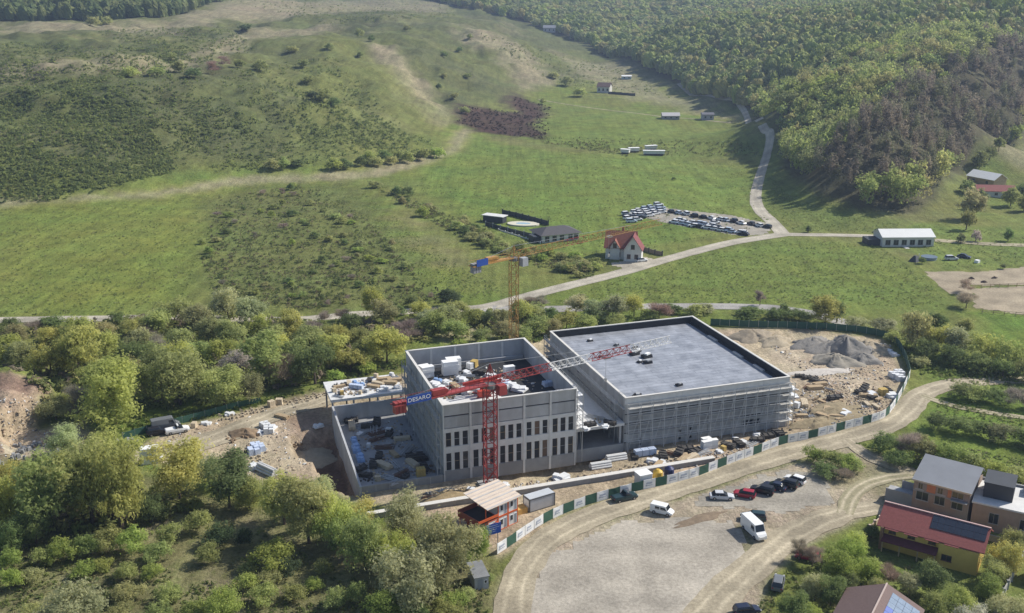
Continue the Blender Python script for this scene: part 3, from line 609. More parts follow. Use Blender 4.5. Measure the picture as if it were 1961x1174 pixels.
VT = """1860 420 50 56 O;1850 440 30 46 G;1875 400 30 36 D;1935 395 44 40 G;1955 385 30 34 D;1875 322 30 32 G;1895 306 24 30 G;1912 290 26 26 G;1930 276 20 26 D;1950 262 24 30 D;1868 462 18 26 W;1930 462 18 26 D;1840 465 20 20 O;1548 445 12 14 D;1680 445 12 8 D;1765 505 16 14 D;1920 515 14 10 D;1960 405 30 30 G;1850 370 30 30 D"""
for e in VT.replace('\n', '').split(';'):
    a = e.split(); tree(*map(float, a[:4]), a[4], Z6)
Z7 = 'on the open hillside above the valley'
HT = """498 136 34 24 G;250 150 40 26 G;370 150 36 24 D;300 145 40 20 G;340 140 30 24 G;410 142 36 22 R;430 130 30 20 R;560 100 26 14 G;688 72 20 16 G;712 80 14 12 D;180 52 30 24 G;205 50 26 22 G;580 130 24 16 G;620 195 34 24 G;640 205 26 18 D;590 160 26 16 G;690 110 16 12 G;850 110 16 12 D;900 75 14 10 G;780 60 20 12 G;1110 185 30 20 G;1085 165 26 18 G;1060 150 24 14 G;1040 200 14 12 G;890 218 24 14 G;1290 345 10 6 D;600 190 30 18 K;460 130 26 16 G;330 115 20 14 G;470 60 26 14 D;630 95 20 12 G;895 150 18 12 G;880 100 16 10 D;850 150 14 12 G;870 190 18 12 G;840 170 14 10 D"""
for e in HT.replace('\n', '').split(';'):
    a = e.split(); shrub(*map(float, a[:4]), a[4], Z7)
# shrubs standing singly in the half-overgrown field
def rnd_in(px, n, seed, mind=0.0):
    poly = np.array(px, float); rs = np.random.RandomState(seed); lo, hi = poly.min(0), poly.max(0); out = np.zeros((0, 2))
    while len(out) < n:
        q = lo + rs.rand(n * 3, 2) * (hi - lo); out = np.vstack([out, q[polydist(q, poly) < 0]])
    return out[:n]
FIELD = [(420,380),(560,355),(640,370),(720,440),(820,540),(860,580),(700,590),(560,595),(400,560),(385,470)]
for x, y in rnd_in(FIELD, 70, 5): shrub(x, y, rng.uniform(12, 26), rng.uniform(7, 14), rng.choice('GGDOBDL'), 'in the overgrown field left of the villa')
STRIP = [(700,355),(760,360),(830,400),(905,430),(960,470),(1060,490),(1160,510),(1120,535),(1000,500),(900,465),(800,410)]
for x, y in rnd_in(STRIP, 60, 6): shrub(x, y, rng.uniform(18, 34), rng.uniform(12, 20), rng.choice('GGDOOL'), 'in the shrubby strip beside the villa')
for x, y in [(520, 325), (545, 322), (570, 318), (690, 318), (705, 312), (720, 318), (735, 310), (750, 315), (765, 306), (780, 312), (795, 305), (810, 308), (825, 300), (838, 302), (660, 322), (640, 325)]: shrub(x, y, rng.uniform(24, 36), rng.uniform(16, 24), rng.choice('DGGL'), 'in the row along the foot of the hill')

# massed growth nobody could count: clumps joined into one object each
def clump_mass(name, label, cat, pts, rad, hgt, nleaf, tints, seed, size=.30, bare=False, low=.0, lobes=4, stand=0.0, dome=False):
    rs = np.random.RandomState(seed); n = len(pts); protos = []
    ratio = float(np.mean(hgt) / np.mean(rad))
    for k in range(7):
        if bare:
            V, q, v = leaf_cloud(rs, [(0, 0, ratio * .60, .40, .40, ratio * .42), (.25, .1, ratio * .66, .32, .32, ratio * .30), (-.22, -.12, ratio * .62, .32, .32, ratio * .34)], nleaf, size, .30)
        else:
            top_ = ratio - .42
            lb = [(.62 * math.cos(t), .62 * math.sin(t), max(.3, top_ - .35 - .25 * rs.rand()), .46, .46, .44) for t in rs.rand(lobes) * 6.28] + [(0, 0, max(.35, top_ - .1), .62, .62, .55)] + ([(0, 0, ratio * .38, .6, .6, ratio * .36)] if ratio > 1.6 else [])
            V, q, v = leaf_cloud(rs, lb, nleaf, size, shell=.75 if ratio > 1.6 else .45)
        V[:, 2] /= ratio
        if dome:
            nr_, na_ = 5, 11; ring = [np.array([[0, 0, .95]])]; ph = rs.rand(4) * 6.28
            for i in range(1, nr_ + 1):
                t = np.linspace(0, 6.2832, na_, endpoint=False) + i * .28; f = (.42, .72, .92, 1.0, .86)[i - 1]; zz = (.90, .80, .64, .44, .10)[i - 1]
                lob_ = 1 + .17 * np.sin(3 * t + ph[0]) + .12 * np.sin(5 * t + ph[1] + i) + .10 * rs.normal(size=na_); ring.append(np.stack([.84 * f * lob_ * np.cos(t), .84 * f * lob_ * np.sin(t), zz + .035 * rs.normal(size=na_)], 1))
            D_ = np.vstack(ring); T_ = [(0, 1 + a, 1 + (a + 1) % na_) for a in range(na_)]
            for i in range(nr_ - 1):
                for a in range(na_): p0, p1, q0, q1 = 1 + i * na_ + a, 1 + i * na_ + (a + 1) % na_, 1 + (i + 1) * na_ + a, 1 + (i + 1) * na_ + (a + 1) % na_; T_ += [(p0, q0, q1), (p0, q1, p1)]
            T_ = np.array(T_); V = np.vstack([V, D_[T_].reshape(-1, 3)]); v = np.concatenate([v, np.clip(.5 + .2 * rs.normal(size=len(T_)), 0, 1)])
        V[:, 2] = np.maximum(V[:, 2], low); protos.append((V, v))
    nleaf = len(protos[0][1])
    VV = np.empty((n, nleaf * 3, 3), np.float32); vv = np.empty((n, nleaf), np.float32); tt = np.empty((n, nleaf, 4), np.float32)
    tints = np.array(tints); ang = rs.rand(n) * 6.28; pk = rs.randint(0, 7, n); rf = .75 + .5 * rs.rand(n); hf = .8 + .4 * rs.rand(n); ti = rs.randint(0, len(tints), n); ti = np.where(rs.rand(n) < stand, (fbm(pts[:, 0] / 45, pts[:, 1] / 70, 63) * 1.9 * len(tints)).astype(int) % len(tints), ti); tj = .86 + .28 * rs.rand(n)
    rad = np.broadcast_to(rad, n); hgt = np.broadcast_to(hgt, n)
    for i in range(n):
        V, v = protos[pk[i]]; c, s = math.cos(ang[i]), math.sin(ang[i]); r = rad[i] * rf[i]
        VV[i, :, 0] = pts[i, 0] + (V[:, 0] * c - V[:, 1] * s) * r; VV[i, :, 1] = pts[i, 1] + (V[:, 0] * s + V[:, 1] * c) * r; VV[i, :, 2] = pts[i, 2] + V[:, 2] * hgt[i] * hf[i]
        vv[i] = v; tt[i, :, :3] = tints[ti[i]] * tj[i]; tt[i, :, 3] = 1
    o = place(name, np_mesh(name, VV.reshape(-1, 3), 4, np.arange(n * nleaf * 3).reshape(-1, 3), MASS, {'v': ('FLOAT', 'FACE', vv), 'tint': ('FLOAT_COLOR', 'FACE', tt)}))
    return tag(o, label, cat, kind='stuff')
def world_scatter(poly, spacing, seed, far_gain=0.0):
    poly = np.array([p[:2] for p in poly]); lo, hi = poly.min(0), poly.max(0); rs = np.random.RandomState(seed); out = []
    y = lo[1]
    while y < hi[1]:
        sp_ = spacing * (1 + far_gain * max(0, y - 500) / 1000); xs = np.arange(lo[0], hi[0], sp_); q = np.stack([xs, np.full(len(xs), y)], 1) + (rs.rand(len(xs), 2) - .5) * sp_ * 1.1
        out.append(q); y += sp_ * .87
    q = np.vstack(out); q = q[polydist(q, poly) < 0]; return q
fedge = WP([(880,14),(1010,44),(1100,76),(1200,112),(1300,158),(1370,186),(1440,212),(1490,246),(1492,300),(1500,330),(1560,372),(1640,398),(1740,412),(1788,388),(1828,332),(1868,286),(1961,248),(2080,215)])
FOREST = fedge + [(1250, 900, 0), (1500, 1500, 0), (1500, 2100, 0), (-300, 2100, 0), (-160, 1750, 0)]
fq = world_scatter(FOREST, 5.9, 3, 1.1)
vis = (np.abs(fq[:, 0]) < fq[:, 1] * .56 + 25) & (fq[:, 1] < 2000); fq = fq[vis]
crest = np.array([p[:2] for p in WP([(1500,262),(1560,300),(1650,235),(1720,190),(1800,130),(1880,85),(1990,40)])])
right = np.array([p[:2] for p in WP([(1560,345),(1600,300),(1700,215),(1800,150),(1890,95),(2100,30)])] + [p[:2] for p in WP([(2100,220),(1961,252),(1872,290),(1830,335),(1785,380),(1690,390),(1600,372)])])
isb = (polydist(fq, right) + (fbm(fq[:, 0] / 20, fq[:, 1] / 20, 91) - .5) * 30) < 0
fz = height(fq[:, 0], fq[:, 1])
FT = [(.340,.395,.130), (.380,.425,.140), (.425,.425,.155), (.295,.365,.130), (.440,.410,.170), (.390,.450,.125), (.330,.355,.150)]
rad = 4.3 * (1 + .75 * np.maximum(0, fq[:, 1] - 500) / 1000); 
nearf = (~isb) & (fq[:, 1] < 760); farf = (~isb) & ~nearf; f1 = np.column_stack([fq, fz])
clump_mass('forest', 'dense spring-green broadleaf forest covering the ridge at the upper right', 'forest', f1[farf], rad[farf], 14.0, 40, FT, 5, .16, low=.02, stand=.6, dome=True)
clump_mass('forest', 'near edge of the spring-green forest above the pale lane', 'forest', f1[nearf], rad[nearf] * .95, 13.5, 250, FT, 7, .14, low=.02, stand=.6, lobes=6)
f2 = np.column_stack([fq, fz])[isb]; clump_mass('bare_wood', 'still leafless brown wood on the slope facing the farm', 'forest', f2, rad[isb] * .95, 15.5, 200, [(.265,.222,.165), (.240,.205,.155), (.290,.240,.175), (.235,.235,.140), (.220,.225,.120)], 6, .17, bare=True)
topf = WP([(-120,42),(0,42),(150,40),(300,36),(400,10),(425,2)]) + [(-330, 1500, 0), (-1300, 1500, 0)]
tq = world_scatter(topf, 9, 8); tq = tq[np.abs(tq[:, 0]) < tq[:, 1] * .56 + 25]
clump_mass('forest', 'dark green forest along the top of the hill at the upper left', 'forest', np.column_stack([tq, height(tq[:, 0], tq[:, 1])]), 6.0, 15.0, 40, [(.200,.240,.085), (.165,.215,.078), (.24,.27,.10)], 9, .16, low=.02, dome=True)
# scrub on the hill face and in the fields
def scrub(name, label, polys, n, rad, hgt, nleaf, tints, seed, size=.34, thr=None):
    q = np.vstack([rnd_in(p, int(n * f), seed + i) for i, (p, f) in enumerate(polys)]); w = Wpts(q)
    if thr: w = w[fbm(w[:, 0] / 16, w[:, 1] / 16, seed) + .16 * (np.random.RandomState(seed).rand(len(w)) - .5) > thr]
    rs = np.random.RandomState(seed); clump_mass(name, label, 'scrub', w, rad * (.6 + .9 * rs.rand(len(w)) ** 2), hgt * (.6 + .8 * rs.rand(len(w)) ** 2), nleaf, tints, seed, size, lobes=2)
scrub('scrub', 'low dark scrub covering the face of the hill at the left', [([(0,200),(0,388),(110,385),(330,330),(330,250),(200,150),(60,150)], .32), ([(0,150),(400,150),(440,220),(340,330),(0,390)], .22), ([(0,80),(330,95),(420,110),(330,150),(0,150)], .10),
       ([(180,60),(430,50),(500,100),(330,120)], .06), ([(440,130),(640,110),(800,270),(560,320),(420,330),(330,290)], .14), ([(560,170),(700,210),(840,280),(760,300),(600,260)], .06), ([(420,0),(860,0),(880,30),(640,50)], .06), ([(900,60),(1180,130),(1290,190),(1060,160)], .04)], 13000, 1.3, 1.4, 8,
      [(.190,.235,.080), (.225,.265,.085), (.270,.310,.095), (.160,.200,.076)], 31, .40, thr=.37)
scrub('scrub', 'weedy bushes over the half-abandoned field left of the villa', [(FIELD, .62), (STRIP, .18), ([(1060,262),(1460,275),(1460,300),(1250,300),(1100,285)], .12), ([(1000,255),(1240,290),(1200,300),(1040,275)], .08)], 4200, .85, .9, 10, [(0.155,0.190,0.066), (0.181,0.216,0.073), (0.137,0.155,0.069), (0.225,0.199,0.111)], 37, .36, thr=.36)
scrub('undergrowth', 'tangled weeds and brambles below the thicket at the lower left', [([(-30,1030),(300,1000),(480,1010),(720,1130),(880,1120),(940,1090),(930,1190),(-30,1190)], .80), ([(1480,1110),(1620,1040),(1690,1060),(1840,1130),(1961,1120),(1961,1190),(1440,1190)], .17)], 2600, .55, .5, 12,
      [(0.172,0.216,0.069), (0.216,0.251,0.080), (0.137,0.172,0.062), (0.269,0.251,0.129)], 43, .34, thr=.40)
scrub('undergrowth', 'rank grass and nettles along the foot of the belt', [([(230,800),(300,800),(480,770),(620,740),(760,690),(1040,640),(1060,650),(780,700),(640,735),(480,780),(260,830)], .5), ([(1400,610),(1730,640),(1760,690),(1961,720),(1961,735),(1760,715),(1700,640),(1400,622)], .3), ([(1640,850),(1720,880),(1760,905),(1960,960),(1960,900),(1700,850)], .2)], 1400, .8, .7, 12, [(0.155,0.216,0.058), (0.199,0.242,0.069)], 47, .34)

scrub('undergrowth', 'young growth filling the gaps between the trees of the belt', [([(0,640),(230,610),(420,600),(560,620),(760,610),(1000,600),(1060,620),(800,660),(640,720),(480,760),(300,790),(100,790),(60,730),(0,700)], .8), ([(0,940),(260,930),(380,950),(380,985),(250,1000),(0,1060)], .12)], 1400, 1.7, 1.9, 26, [(.250,.290,.095), (.300,.330,.105), (.210,.240,.090), (.330,.320,.130), (.300,.250,.180)], 53, .28)

scrub('scrub', 'dark dead brush on the cleared brown patch below the hill', [([(875,235),(885,205),(985,215),(985,185),(1055,205),(1050,255),(1040,268),(960,258)], 1.0)], 420, 1.3, 1.1, 10, [(.060,.042,.030), (.085,.062,.045), (.045,.034,.026)], 57, .36)
# meadow tussocks
mq = np.vstack([rnd_in(q_, n_, 70 + i) for i, (q_, n_) in enumerate((([(0,402),(300,388),(430,370),(390,480),(350,600),(0,605)], 1700), ([(780,360),(900,275),(1450,320),(1440,390),(1480,430),(1230,480),(1000,500),(900,420)], 2600), ([(1060,578),(1290,502),(1500,458),(1680,468),(1790,545),(1810,590),(1500,582)], 1900), ([(640,380),(700,370),(860,500),(980,560),(880,575),(800,520)], 700), ([(1480,340),(1540,405),(1740,430),(1680,448),(1520,440),(1465,405)], 500), ([(1740,430),(1961,450),(1961,510),(1800,515)], 400), ([(1740,690),(1961,735),(1961,760),(1800,730)], 250), ([(1800,760),(1961,800),(1961,830),(1790,800)], 250), ([(1800,850),(1961,880),(1961,930),(1850,890)], 250)))])
mw = Wpts(mq); rs_m = np.random.RandomState(3)
clump_mass('meadow_grass', 'tussocks of longer grass over the valley meadows', 'grass', mw, .30 + .45 * rs_m.rand(len(mw)) ** 2, .16 + .16 * rs_m.rand(len(mw)), 7, [(.215,.270,.085), (.240,.285,.095), (.195,.245,.080), (.270,.275,.125)], 71, .42, lobes=2)

# ------------------------------------------------------------------ the building site
CONCS = [mat('precast_concrete', (.43,.435,.445), .85, .2, .35, var2=(.35,.35,.35), bump=.1, streak=True), mat('precast_concrete_pale', (.48,.485,.49), .85, .16, .35, var2=(.41,.41,.405), bump=.1, streak=True), mat('precast_concrete_dull', (.385,.39,.40), .85, .2, .35, var2=(.31,.31,.31), bump=.1, streak=True)]
CONC = CONCS[0]
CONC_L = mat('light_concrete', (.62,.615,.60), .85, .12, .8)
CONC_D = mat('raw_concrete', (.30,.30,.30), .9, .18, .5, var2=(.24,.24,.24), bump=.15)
COPE = mat('coping', (.62,.60,.56), .8, .08, 1.0)
BLACKM = mat('bitumen', (.030,.031,.034), .7, .3, .6)
VOID = mat('dark_opening', (.03,.03,.032), .8, .2, 1)
GLASS = mat('dark_glass', (.03,.035,.04), .12, .1, 1, spec=.6)
STEEL = mat('galvanised_steel', (.45,.46,.47), .45, .12, 2, metal=.6)
WOOD = mat('timber', (.42,.32,.20), .85, .25, 1.5); WOODP = mat('pale_timber', (.55,.46,.33), .85, .2, 1.5)
WHITE = mat('white_sheet', (.78,.78,.77), .7, .06, 1.0); GREYM = mat('grey_metal', (.36,.37,.38), .5, .1, 1)
def roof_mat():
    m = bpy.data.materials.new('roof_membrane'); m.use_nodes = True; N = m.node_tree.nodes; L = m.node_tree.links; b = N['Principled BSDF']; b.inputs['Roughness'].default_value = .42; b.inputs['Specular IOR Level'].default_value = .6
    tc = N.new('ShaderNodeTexCoord'); br = N.new('ShaderNodeTexBrick'); L.new(tc.outputs['Object'], br.inputs['Vector'])
    br.inputs['Scale'].default_value = 1.0; br.inputs['Brick Width'].default_value = 9.0; br.inputs['Row Height'].default_value = 1.5; br.inputs['Mortar Size'].default_value = .13; br.inputs['Mortar Smooth'].default_value = .6
    br.inputs['Color1'].default_value = (.270,.285,.320,1); br.inputs['Color2'].default_value = (.320,.335,.370,1); br.inputs['Mortar'].default_value = (.205,.217,.245,1)
    n = N.new('ShaderNodeTexNoise'); n.inputs['Scale'].default_value = .3; n.inputs['Detail'].default_value = 9; n.inputs['Roughness'].default_value = .7; L.new(tc.outputs['Object'], n.inputs['Vector'])
    mr = N.new('ShaderNodeMapRange'); L.new(n.outputs[0], mr.inputs[0]); mr.inputs['From Min'].default_value = .3; mr.inputs['From Max'].default_value = .7; mr.inputs['To Min'].default_value = .6; mr.inputs['To Max'].default_value = 1.35
    hs = N.new('ShaderNodeHueSaturation'); L.new(br.outputs[0], hs.inputs['Color']); L.new(mr.outputs[0], hs.inputs['Value']); L.new(hs.outputs[0], b.inputs['Base Color'])
    m2 = N.new('ShaderNodeMapRange'); L.new(n.outputs[0], m2.inputs[0]); m2.inputs['To Min'].default_value = .30; m2.inputs['To Max'].default_value = .6; L.new(m2.outputs[0], b.inputs['Roughness'])
    return m
ROOFM = roof_mat(); RUSTY = mat('board_brown', (.15,.10,.07), .85, .2, 2)
A = empty('concrete_block', (A0[0], A0[1], 0), UA, 'tall grey precast block with two rows of slit windows behind the red crane', 'building')
AW, AD, AH = 27.2, 32.0, 16.0; bay = AW / 5
def bx(name, x0, x1, y0, y1, z0, z1, m, par): return MB().box(x0, x1, y0, y1, z0, z1).build(name, m, par)
g_ = .08
for i in range(5):
    x0, x1 = i * bay + .22, (i + 1) * bay - .22
    for z0, z1 in ((13.55, 15.85), (11.0, 13.45)): bx('panel', x0 + g_, x1 - g_, .10, .34, z0 + g_, z1 - g_, CONCS[1 if rng.random() < .7 else 0], A)
    bx('band', x0, x1, .04, .34, 10.15, 10.95, CONC_L, A); bx('band', x0, x1, .04, .34, 5.85, 7.15, CONC_L, A); bx('plinth_panel', x0, x1, .06, .36, -.6, 2.15, CONC_D, A)
    for z0, z1 in ((7.15, 10.15), (2.15, 5.85)):
        mb = MB(); w = 1.06; pitch = (x1 - x0) / 3; xs = [x0]
        for k in range(3): c = x0 + pitch * (k + .5); xs += [c - w / 2, c + w / 2]
        xs.append(x1)
        for k in range(0, 8, 2): mb.box(xs[k], xs[k + 1], .12, .36, z0 + .003, z1 - .003)
        pan = mb.build('wall_panel', CONC_L, A)
        for k in range(3):
            a, b_ = xs[1 + 2 * k], xs[2 + 2 * k]; f = .05; zt, zb = z1 - .004, z0 + .004; fm = rng.choice([GREYM, GREYM, WOOD, CONC_L]); mb = MB()
            mb.box(a, a + f, .22, .30, zb, zt); mb.box(b_ - f, b_, .22, .30, zb, zt); mb.box(a + f, b_ - f, .22, .30, zt - f, zt); mb.box(a + f, b_ - f, .22, .30, zb, zb + f); mb.box(a + f, b_ - f, .23, .29, (zb + zt) / 2 - .03, (zb + zt) / 2 + .03)
            mb.box(a + f, b_ - f, .26, .275, zb + f, zt - f, 1); mb.build('window', [fm, rng.choice([GLASS, GLASS, VOID, VOID, VOID, VOID, RUSTY])], pan)
for i in range(6): bx('column', i * bay - .22 + (.22 if i == 0 else 0), i * bay + .22 - (.22 if i == 5 else 0), -.06, .38, -.6, 15.86, CONC_L, A)
dy = (AD - .4) / 6
for j in range(6):
    for z0, z1 in ((-.6, 2.6), (2.6, 5.3), (5.3, 8.0), (8.0, 10.7), (10.7, 13.3), (13.3, 15.85)):
        y0 = .4 + j * dy; bx('panel', .02, .30, y0 + .06, y0 + dy - .06, z0 + .06, z1 - .06, rng.choice(CONCS), A)
    bx('pilaster', -.05, .34, .4 + j * dy - .12, .4 + j * dy + .12 - .003, -.6, 15.86, CONC_D, A) if j else None
    bx('panel', AW - .30, AW - .02, .4 + j * dy + .04, .4 + (j + 1) * dy - .04, 11.0, 15.85, CONC, A)
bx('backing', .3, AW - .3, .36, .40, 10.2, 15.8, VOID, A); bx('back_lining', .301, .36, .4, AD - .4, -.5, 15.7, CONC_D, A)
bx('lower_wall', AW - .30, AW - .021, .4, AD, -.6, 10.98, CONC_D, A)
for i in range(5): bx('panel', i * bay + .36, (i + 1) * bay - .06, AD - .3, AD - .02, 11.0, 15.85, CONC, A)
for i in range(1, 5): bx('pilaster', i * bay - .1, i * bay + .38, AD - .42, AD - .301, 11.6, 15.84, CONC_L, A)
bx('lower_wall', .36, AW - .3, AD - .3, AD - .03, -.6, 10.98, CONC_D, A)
for nm, q in (('coping', (-.12, AW + .12, -.12, .42)), ('coping', (-.12, AW + .12, AD - .42, AD + .1)), ('coping', (-.12, .42, .423, AD - .423)), ('coping', (AW - .42, AW + .12, .423, AD - .423))): bx(nm, *q, 15.863, 16.02, COPE, A)
bx('roof_deck', .37, AW - .31, .37, AD - .31, 11.2, 11.55, BLACKM, A)
bx('floor_slab', .37, AW - .31, .37, AD - .31, 5.9, 6.2, CONC_D, A); bx('ground_slab', .37, AW - .31, .37, AD - .31, .9, 1.2, CONC_D, A); bx('inner_wall', .5, AW - .5, 7, 7.2, 1.21, 11.1, CONC_D, A)
bx('roof_screed', 1.0, 15.0, 1.2, 14.0, 11.551, 11.62, CONC_L, A)
bx('upstand', .5, AW - .5, AD - 1.1, AD - .43, 11.551, 12.3, CONC, A)
# sunken annex on the left with its raised deck
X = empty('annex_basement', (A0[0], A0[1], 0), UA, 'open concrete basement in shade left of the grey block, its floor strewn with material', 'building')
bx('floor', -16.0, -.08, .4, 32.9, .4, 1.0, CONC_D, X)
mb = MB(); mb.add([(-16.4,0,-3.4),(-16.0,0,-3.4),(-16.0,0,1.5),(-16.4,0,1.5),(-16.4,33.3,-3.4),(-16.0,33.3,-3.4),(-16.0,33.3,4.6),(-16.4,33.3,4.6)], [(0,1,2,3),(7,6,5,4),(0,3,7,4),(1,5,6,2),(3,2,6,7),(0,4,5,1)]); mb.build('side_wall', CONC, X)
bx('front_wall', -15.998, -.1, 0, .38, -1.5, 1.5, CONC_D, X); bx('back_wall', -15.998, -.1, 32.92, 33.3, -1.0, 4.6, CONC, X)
for k in range(1, 6): bx('formwork_joint', -16.0 + k * 2.65, -15.95 + k * 2.65, -.012, -.002, -1.4, 1.48, CONC_L, X)
for u in (-16.1, -11.5, -6.2, -1.0): bx('column', u - .18, u + .18, 33.5, 33.86, -.5, 5.35, CONC_D, X)
for u in (-16.0, -11.5, -6.2, -1.0): bx('column', u - .18, u + .18, 44.0, 44.36, -.5, 5.35, CONC_D, X)
bx('deck', -16.5, -.1, 33.4, 44.6, 5.36, 5.95, CONC_L, X)
# hall on the right
B = empty('concrete_hall', (B0[0], B0[1], 0), UA, 'wide grey precast hall with dark membrane roof inside a black parapet', 'building')
BW, BD, BH = 38.5, 44.5, 11.6; bb = BW / 6
OPEN = [(3.2, 3.9, .5, 1.3), (3.2, 3.9, 1.7, 2.4), (12.4, 13.1, .5, 1.6), (12.4, 13.1, 2.2, 2.9), (14.9, 15.6, .5, 1.9), (14.9, 15.6, 2.3, 3.1), (27.4, 31.9, 1.65, 2.9), (27.4, 31.9, 3.2, 4.1)]
rows = [(-.6, 1.6), (1.6, 3.7), (3.7, 5.8), (5.8, 7.9), (7.9, 10.1)]
for i in range(6):
    for z0, z1 in rows:
        xa = i * bb; cuts = [xa + .03, xa + bb - .03]
        if i in (0, 2, 4) and z0 > 0: cuts = [xa + .03, xa + bb * .62, xa + bb - .03]
        for c0, c1 in zip(cuts[:-1], cuts[1:]): bx('panel', c0, c1 - .05, .08 + .02 * rng.random(), .34, z0 + .05, z1 - .05, rng.choice(CONCS), B)
    bx('parapet_panel', i * bb + .02, (i + 1) * bb - .02, .05, .34, 10.22, 11.45, CONC_L, B)
bx('backing', .31, BW - .31, .35, .40, -.6, 11.4, CONC_D, B)
bx('ledge', -.1, BW + .1, -.16, .34, 10.10, 10.21, COPE, B)
for z in (7.9, 5.8, 3.7, 1.6): bx('ledge', 0, BW, -.01, .345, z - .07, z + .07, VOID, B)
for x0, x1, z0, z1 in OPEN:
    mb = MB(); f = .07; mb.box(x0, x1, .0, .06, z0, z0 + f); mb.box(x0, x1, .0, .06, z1 - f, z1); mb.box(x0, x0 + f, .0, .06, z0 + f, z1 - f); mb.box(x1 - f, x1, .0, .06, z0 + f, z1 - f)
    if x1 - x0 > 2:
        for k in range(1, 5): c = x0 + (x1 - x0) * k / 5; mb.box(c - .04, c + .04, .0, .06, z0 + f, z1 - f)
    mb.box(x0 + f, x1 - f, .03, .045, z0 + f, z1 - f, 1); mb.build('window', [GREYM, GLASS], B)
dyb = BD / 7
for j in range(7):
    for z0, z1 in ((-.6, 3.4), (3.4, 6.2), (6.2, 9.0), (9.0, 11.45)): bx('panel', .02, .30, j * dyb + .4 * (j == 0) + .05, (j + 1) * dyb - .06, z0 + .05, z1 - .05, CONC, B)
    bx('pilaster', -.25, .019, j * dyb + .1, j * dyb + .5, -.5, 8.9, CONC_D, B)
    bx('panel', BW - .30, BW - .02, j * dyb + .4 * (j == 0) + .03, (j + 1) * dyb - .03, -.6, 11.45, CONC, B)
bx('ledge', -.4, .018, .2, BD, 9.0, 9.15, CONC_L, B); bx('ledge', -.9, .017, .2, BD, 6.1, 6.25, CONC_D, B)
for i in range(6): bx('panel', i * bb + .31, (i + 1) * bb - .31, BD - .3, BD - .02, -.6, 11.45, CONC, B)
for q in ((-.12, BW + .12, -.1, .40), (-.12, BW + .12, BD - .4, BD + .1), (-.12, .40, .403, BD - .403), (BW - .40, BW + .12, .403, BD - .403)): bx('coping', *q, 11.453, 11.62, COPE, B)
bx('roof', .45, BW - .45, .45, BD - .45, 9.6, 9.9, ROOFM, B)
bx('parapet_lining', .5, BW - .5, BD - .46, BD - .41, 9.901, 11.44, BLACKM, B); bx('parapet_lining', BW - .47, BW - .405, .5, BD - .5, 9.901, 11.44, BLACKM, B); bx('parapet_lining', BW - 1.3, BW - .471, .5, BD - .5, 9.902, 10.1, BLACKM, B); bx('parapet_lining', .405, .45, .45, BD - .47, 9.4, 11.44, CONC_D, B); bx('parapet_lining', .45, BW - .48, .405, .45, 9.4, 11.44, CONC_D, B)
for v in (8, 17, 29): bx('upstand', BW - 1.9, BW - 1.31, v, v + 4.0, 9.902, 10.35, GREYM, B)
# link slab between the two
K = empty('link_slab', (A0[0], A0[1], 0), UA, 'concrete slab bridging the gap between block and hall over a dark open room', 'slab')
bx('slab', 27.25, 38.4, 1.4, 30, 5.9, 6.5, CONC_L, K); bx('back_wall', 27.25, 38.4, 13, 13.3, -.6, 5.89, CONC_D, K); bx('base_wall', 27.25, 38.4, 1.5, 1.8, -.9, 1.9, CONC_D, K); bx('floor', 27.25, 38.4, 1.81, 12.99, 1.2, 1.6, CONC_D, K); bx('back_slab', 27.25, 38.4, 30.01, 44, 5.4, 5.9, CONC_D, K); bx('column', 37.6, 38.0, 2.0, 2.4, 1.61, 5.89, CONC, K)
# white scaffolds
def scaffold(label, org, y0, y1, zs, wdt, m=STEEL, rz=None, pm=None):
    t = empty('scaffold', (org[0], org[1], 0), UA if rz is None else rz, label, 'scaffold')
    n = max(2, int((y1 - y0) / 2.6))
    for k in range(n + 1):
        y = y0 + (y1 - y0) * k / n; mb = MB(); mb.box(.15, .25, y - .05, y + .05, -.1, zs[-1] + 1.1); mb.box(wdt - .11, wdt, y - .055, y + .055, -.1, zs[-1] + 1.1); mb.build('upright', m, t)
    for z in zs:
        bx('platform', .12, wdt, y0, y1, z, z + .07, pm or WHITE, t)
        mb = MB(); mb.box(wdt - .03, wdt, y0, y1, z + .48, z + .58); mb.box(wdt - .03, wdt, y0, y1, z + 1.0, z + 1.10); mb.box(.24, wdt - .09, y0 - .03, y0 + .02, z + 1.0, z + 1.06); mb.build('guard_rail', m, t)
    mb = MB()
    for k in range(n): mb.beam((wdt, y0 + (y1 - y0) * k / n, 0), (wdt, y0 + (y1 - y0) * (k + 1) / n, zs[-1]), .06)
    mb.build('brace', m, t); return t
scaffold('white scaffold on the right flank of the tall grey block', uv(A0, AW + .05, 0), .2, 14, (8.0, 10.1, 12.2, 14.2), 1.5)
scaffold('white scaffold climbing the right end wall of the grey hall', uv(B0, BW + .05, 0), .1, 20, (1.2, 3.1, 5.0, 6.9, 8.8), 1.5)
SPLANK = mat('scaffold_plank', (.42,.41,.385), .85, .2, 1.2)
scaffold('grey scaffold standing along the front of the hall', uv(B0, 0, -.25), .3, 38.2, (1.75, 3.75, 5.75, 7.75, 9.4), .95, mat('scaffold_tube', (.55,.56,.57), .5, .1, 2), UA - math.pi / 2, SPLANK)
scaffold('grey scaffold along the left flank of the hall above the slab', uv(B0, -.95, BD), 1, 43.5, (6.6, 8.4, 10.0), .95, GREYM, UA + math.pi, SPLANK)
scaffold('grey scaffold in shade on the left flank of the tall block', uv(A0, -.3, 32), 1, 31.5, (2.6, 5.2, 7.8, 10.4, 13.0), .95, GREYM, UA + math.pi, SPLANK)
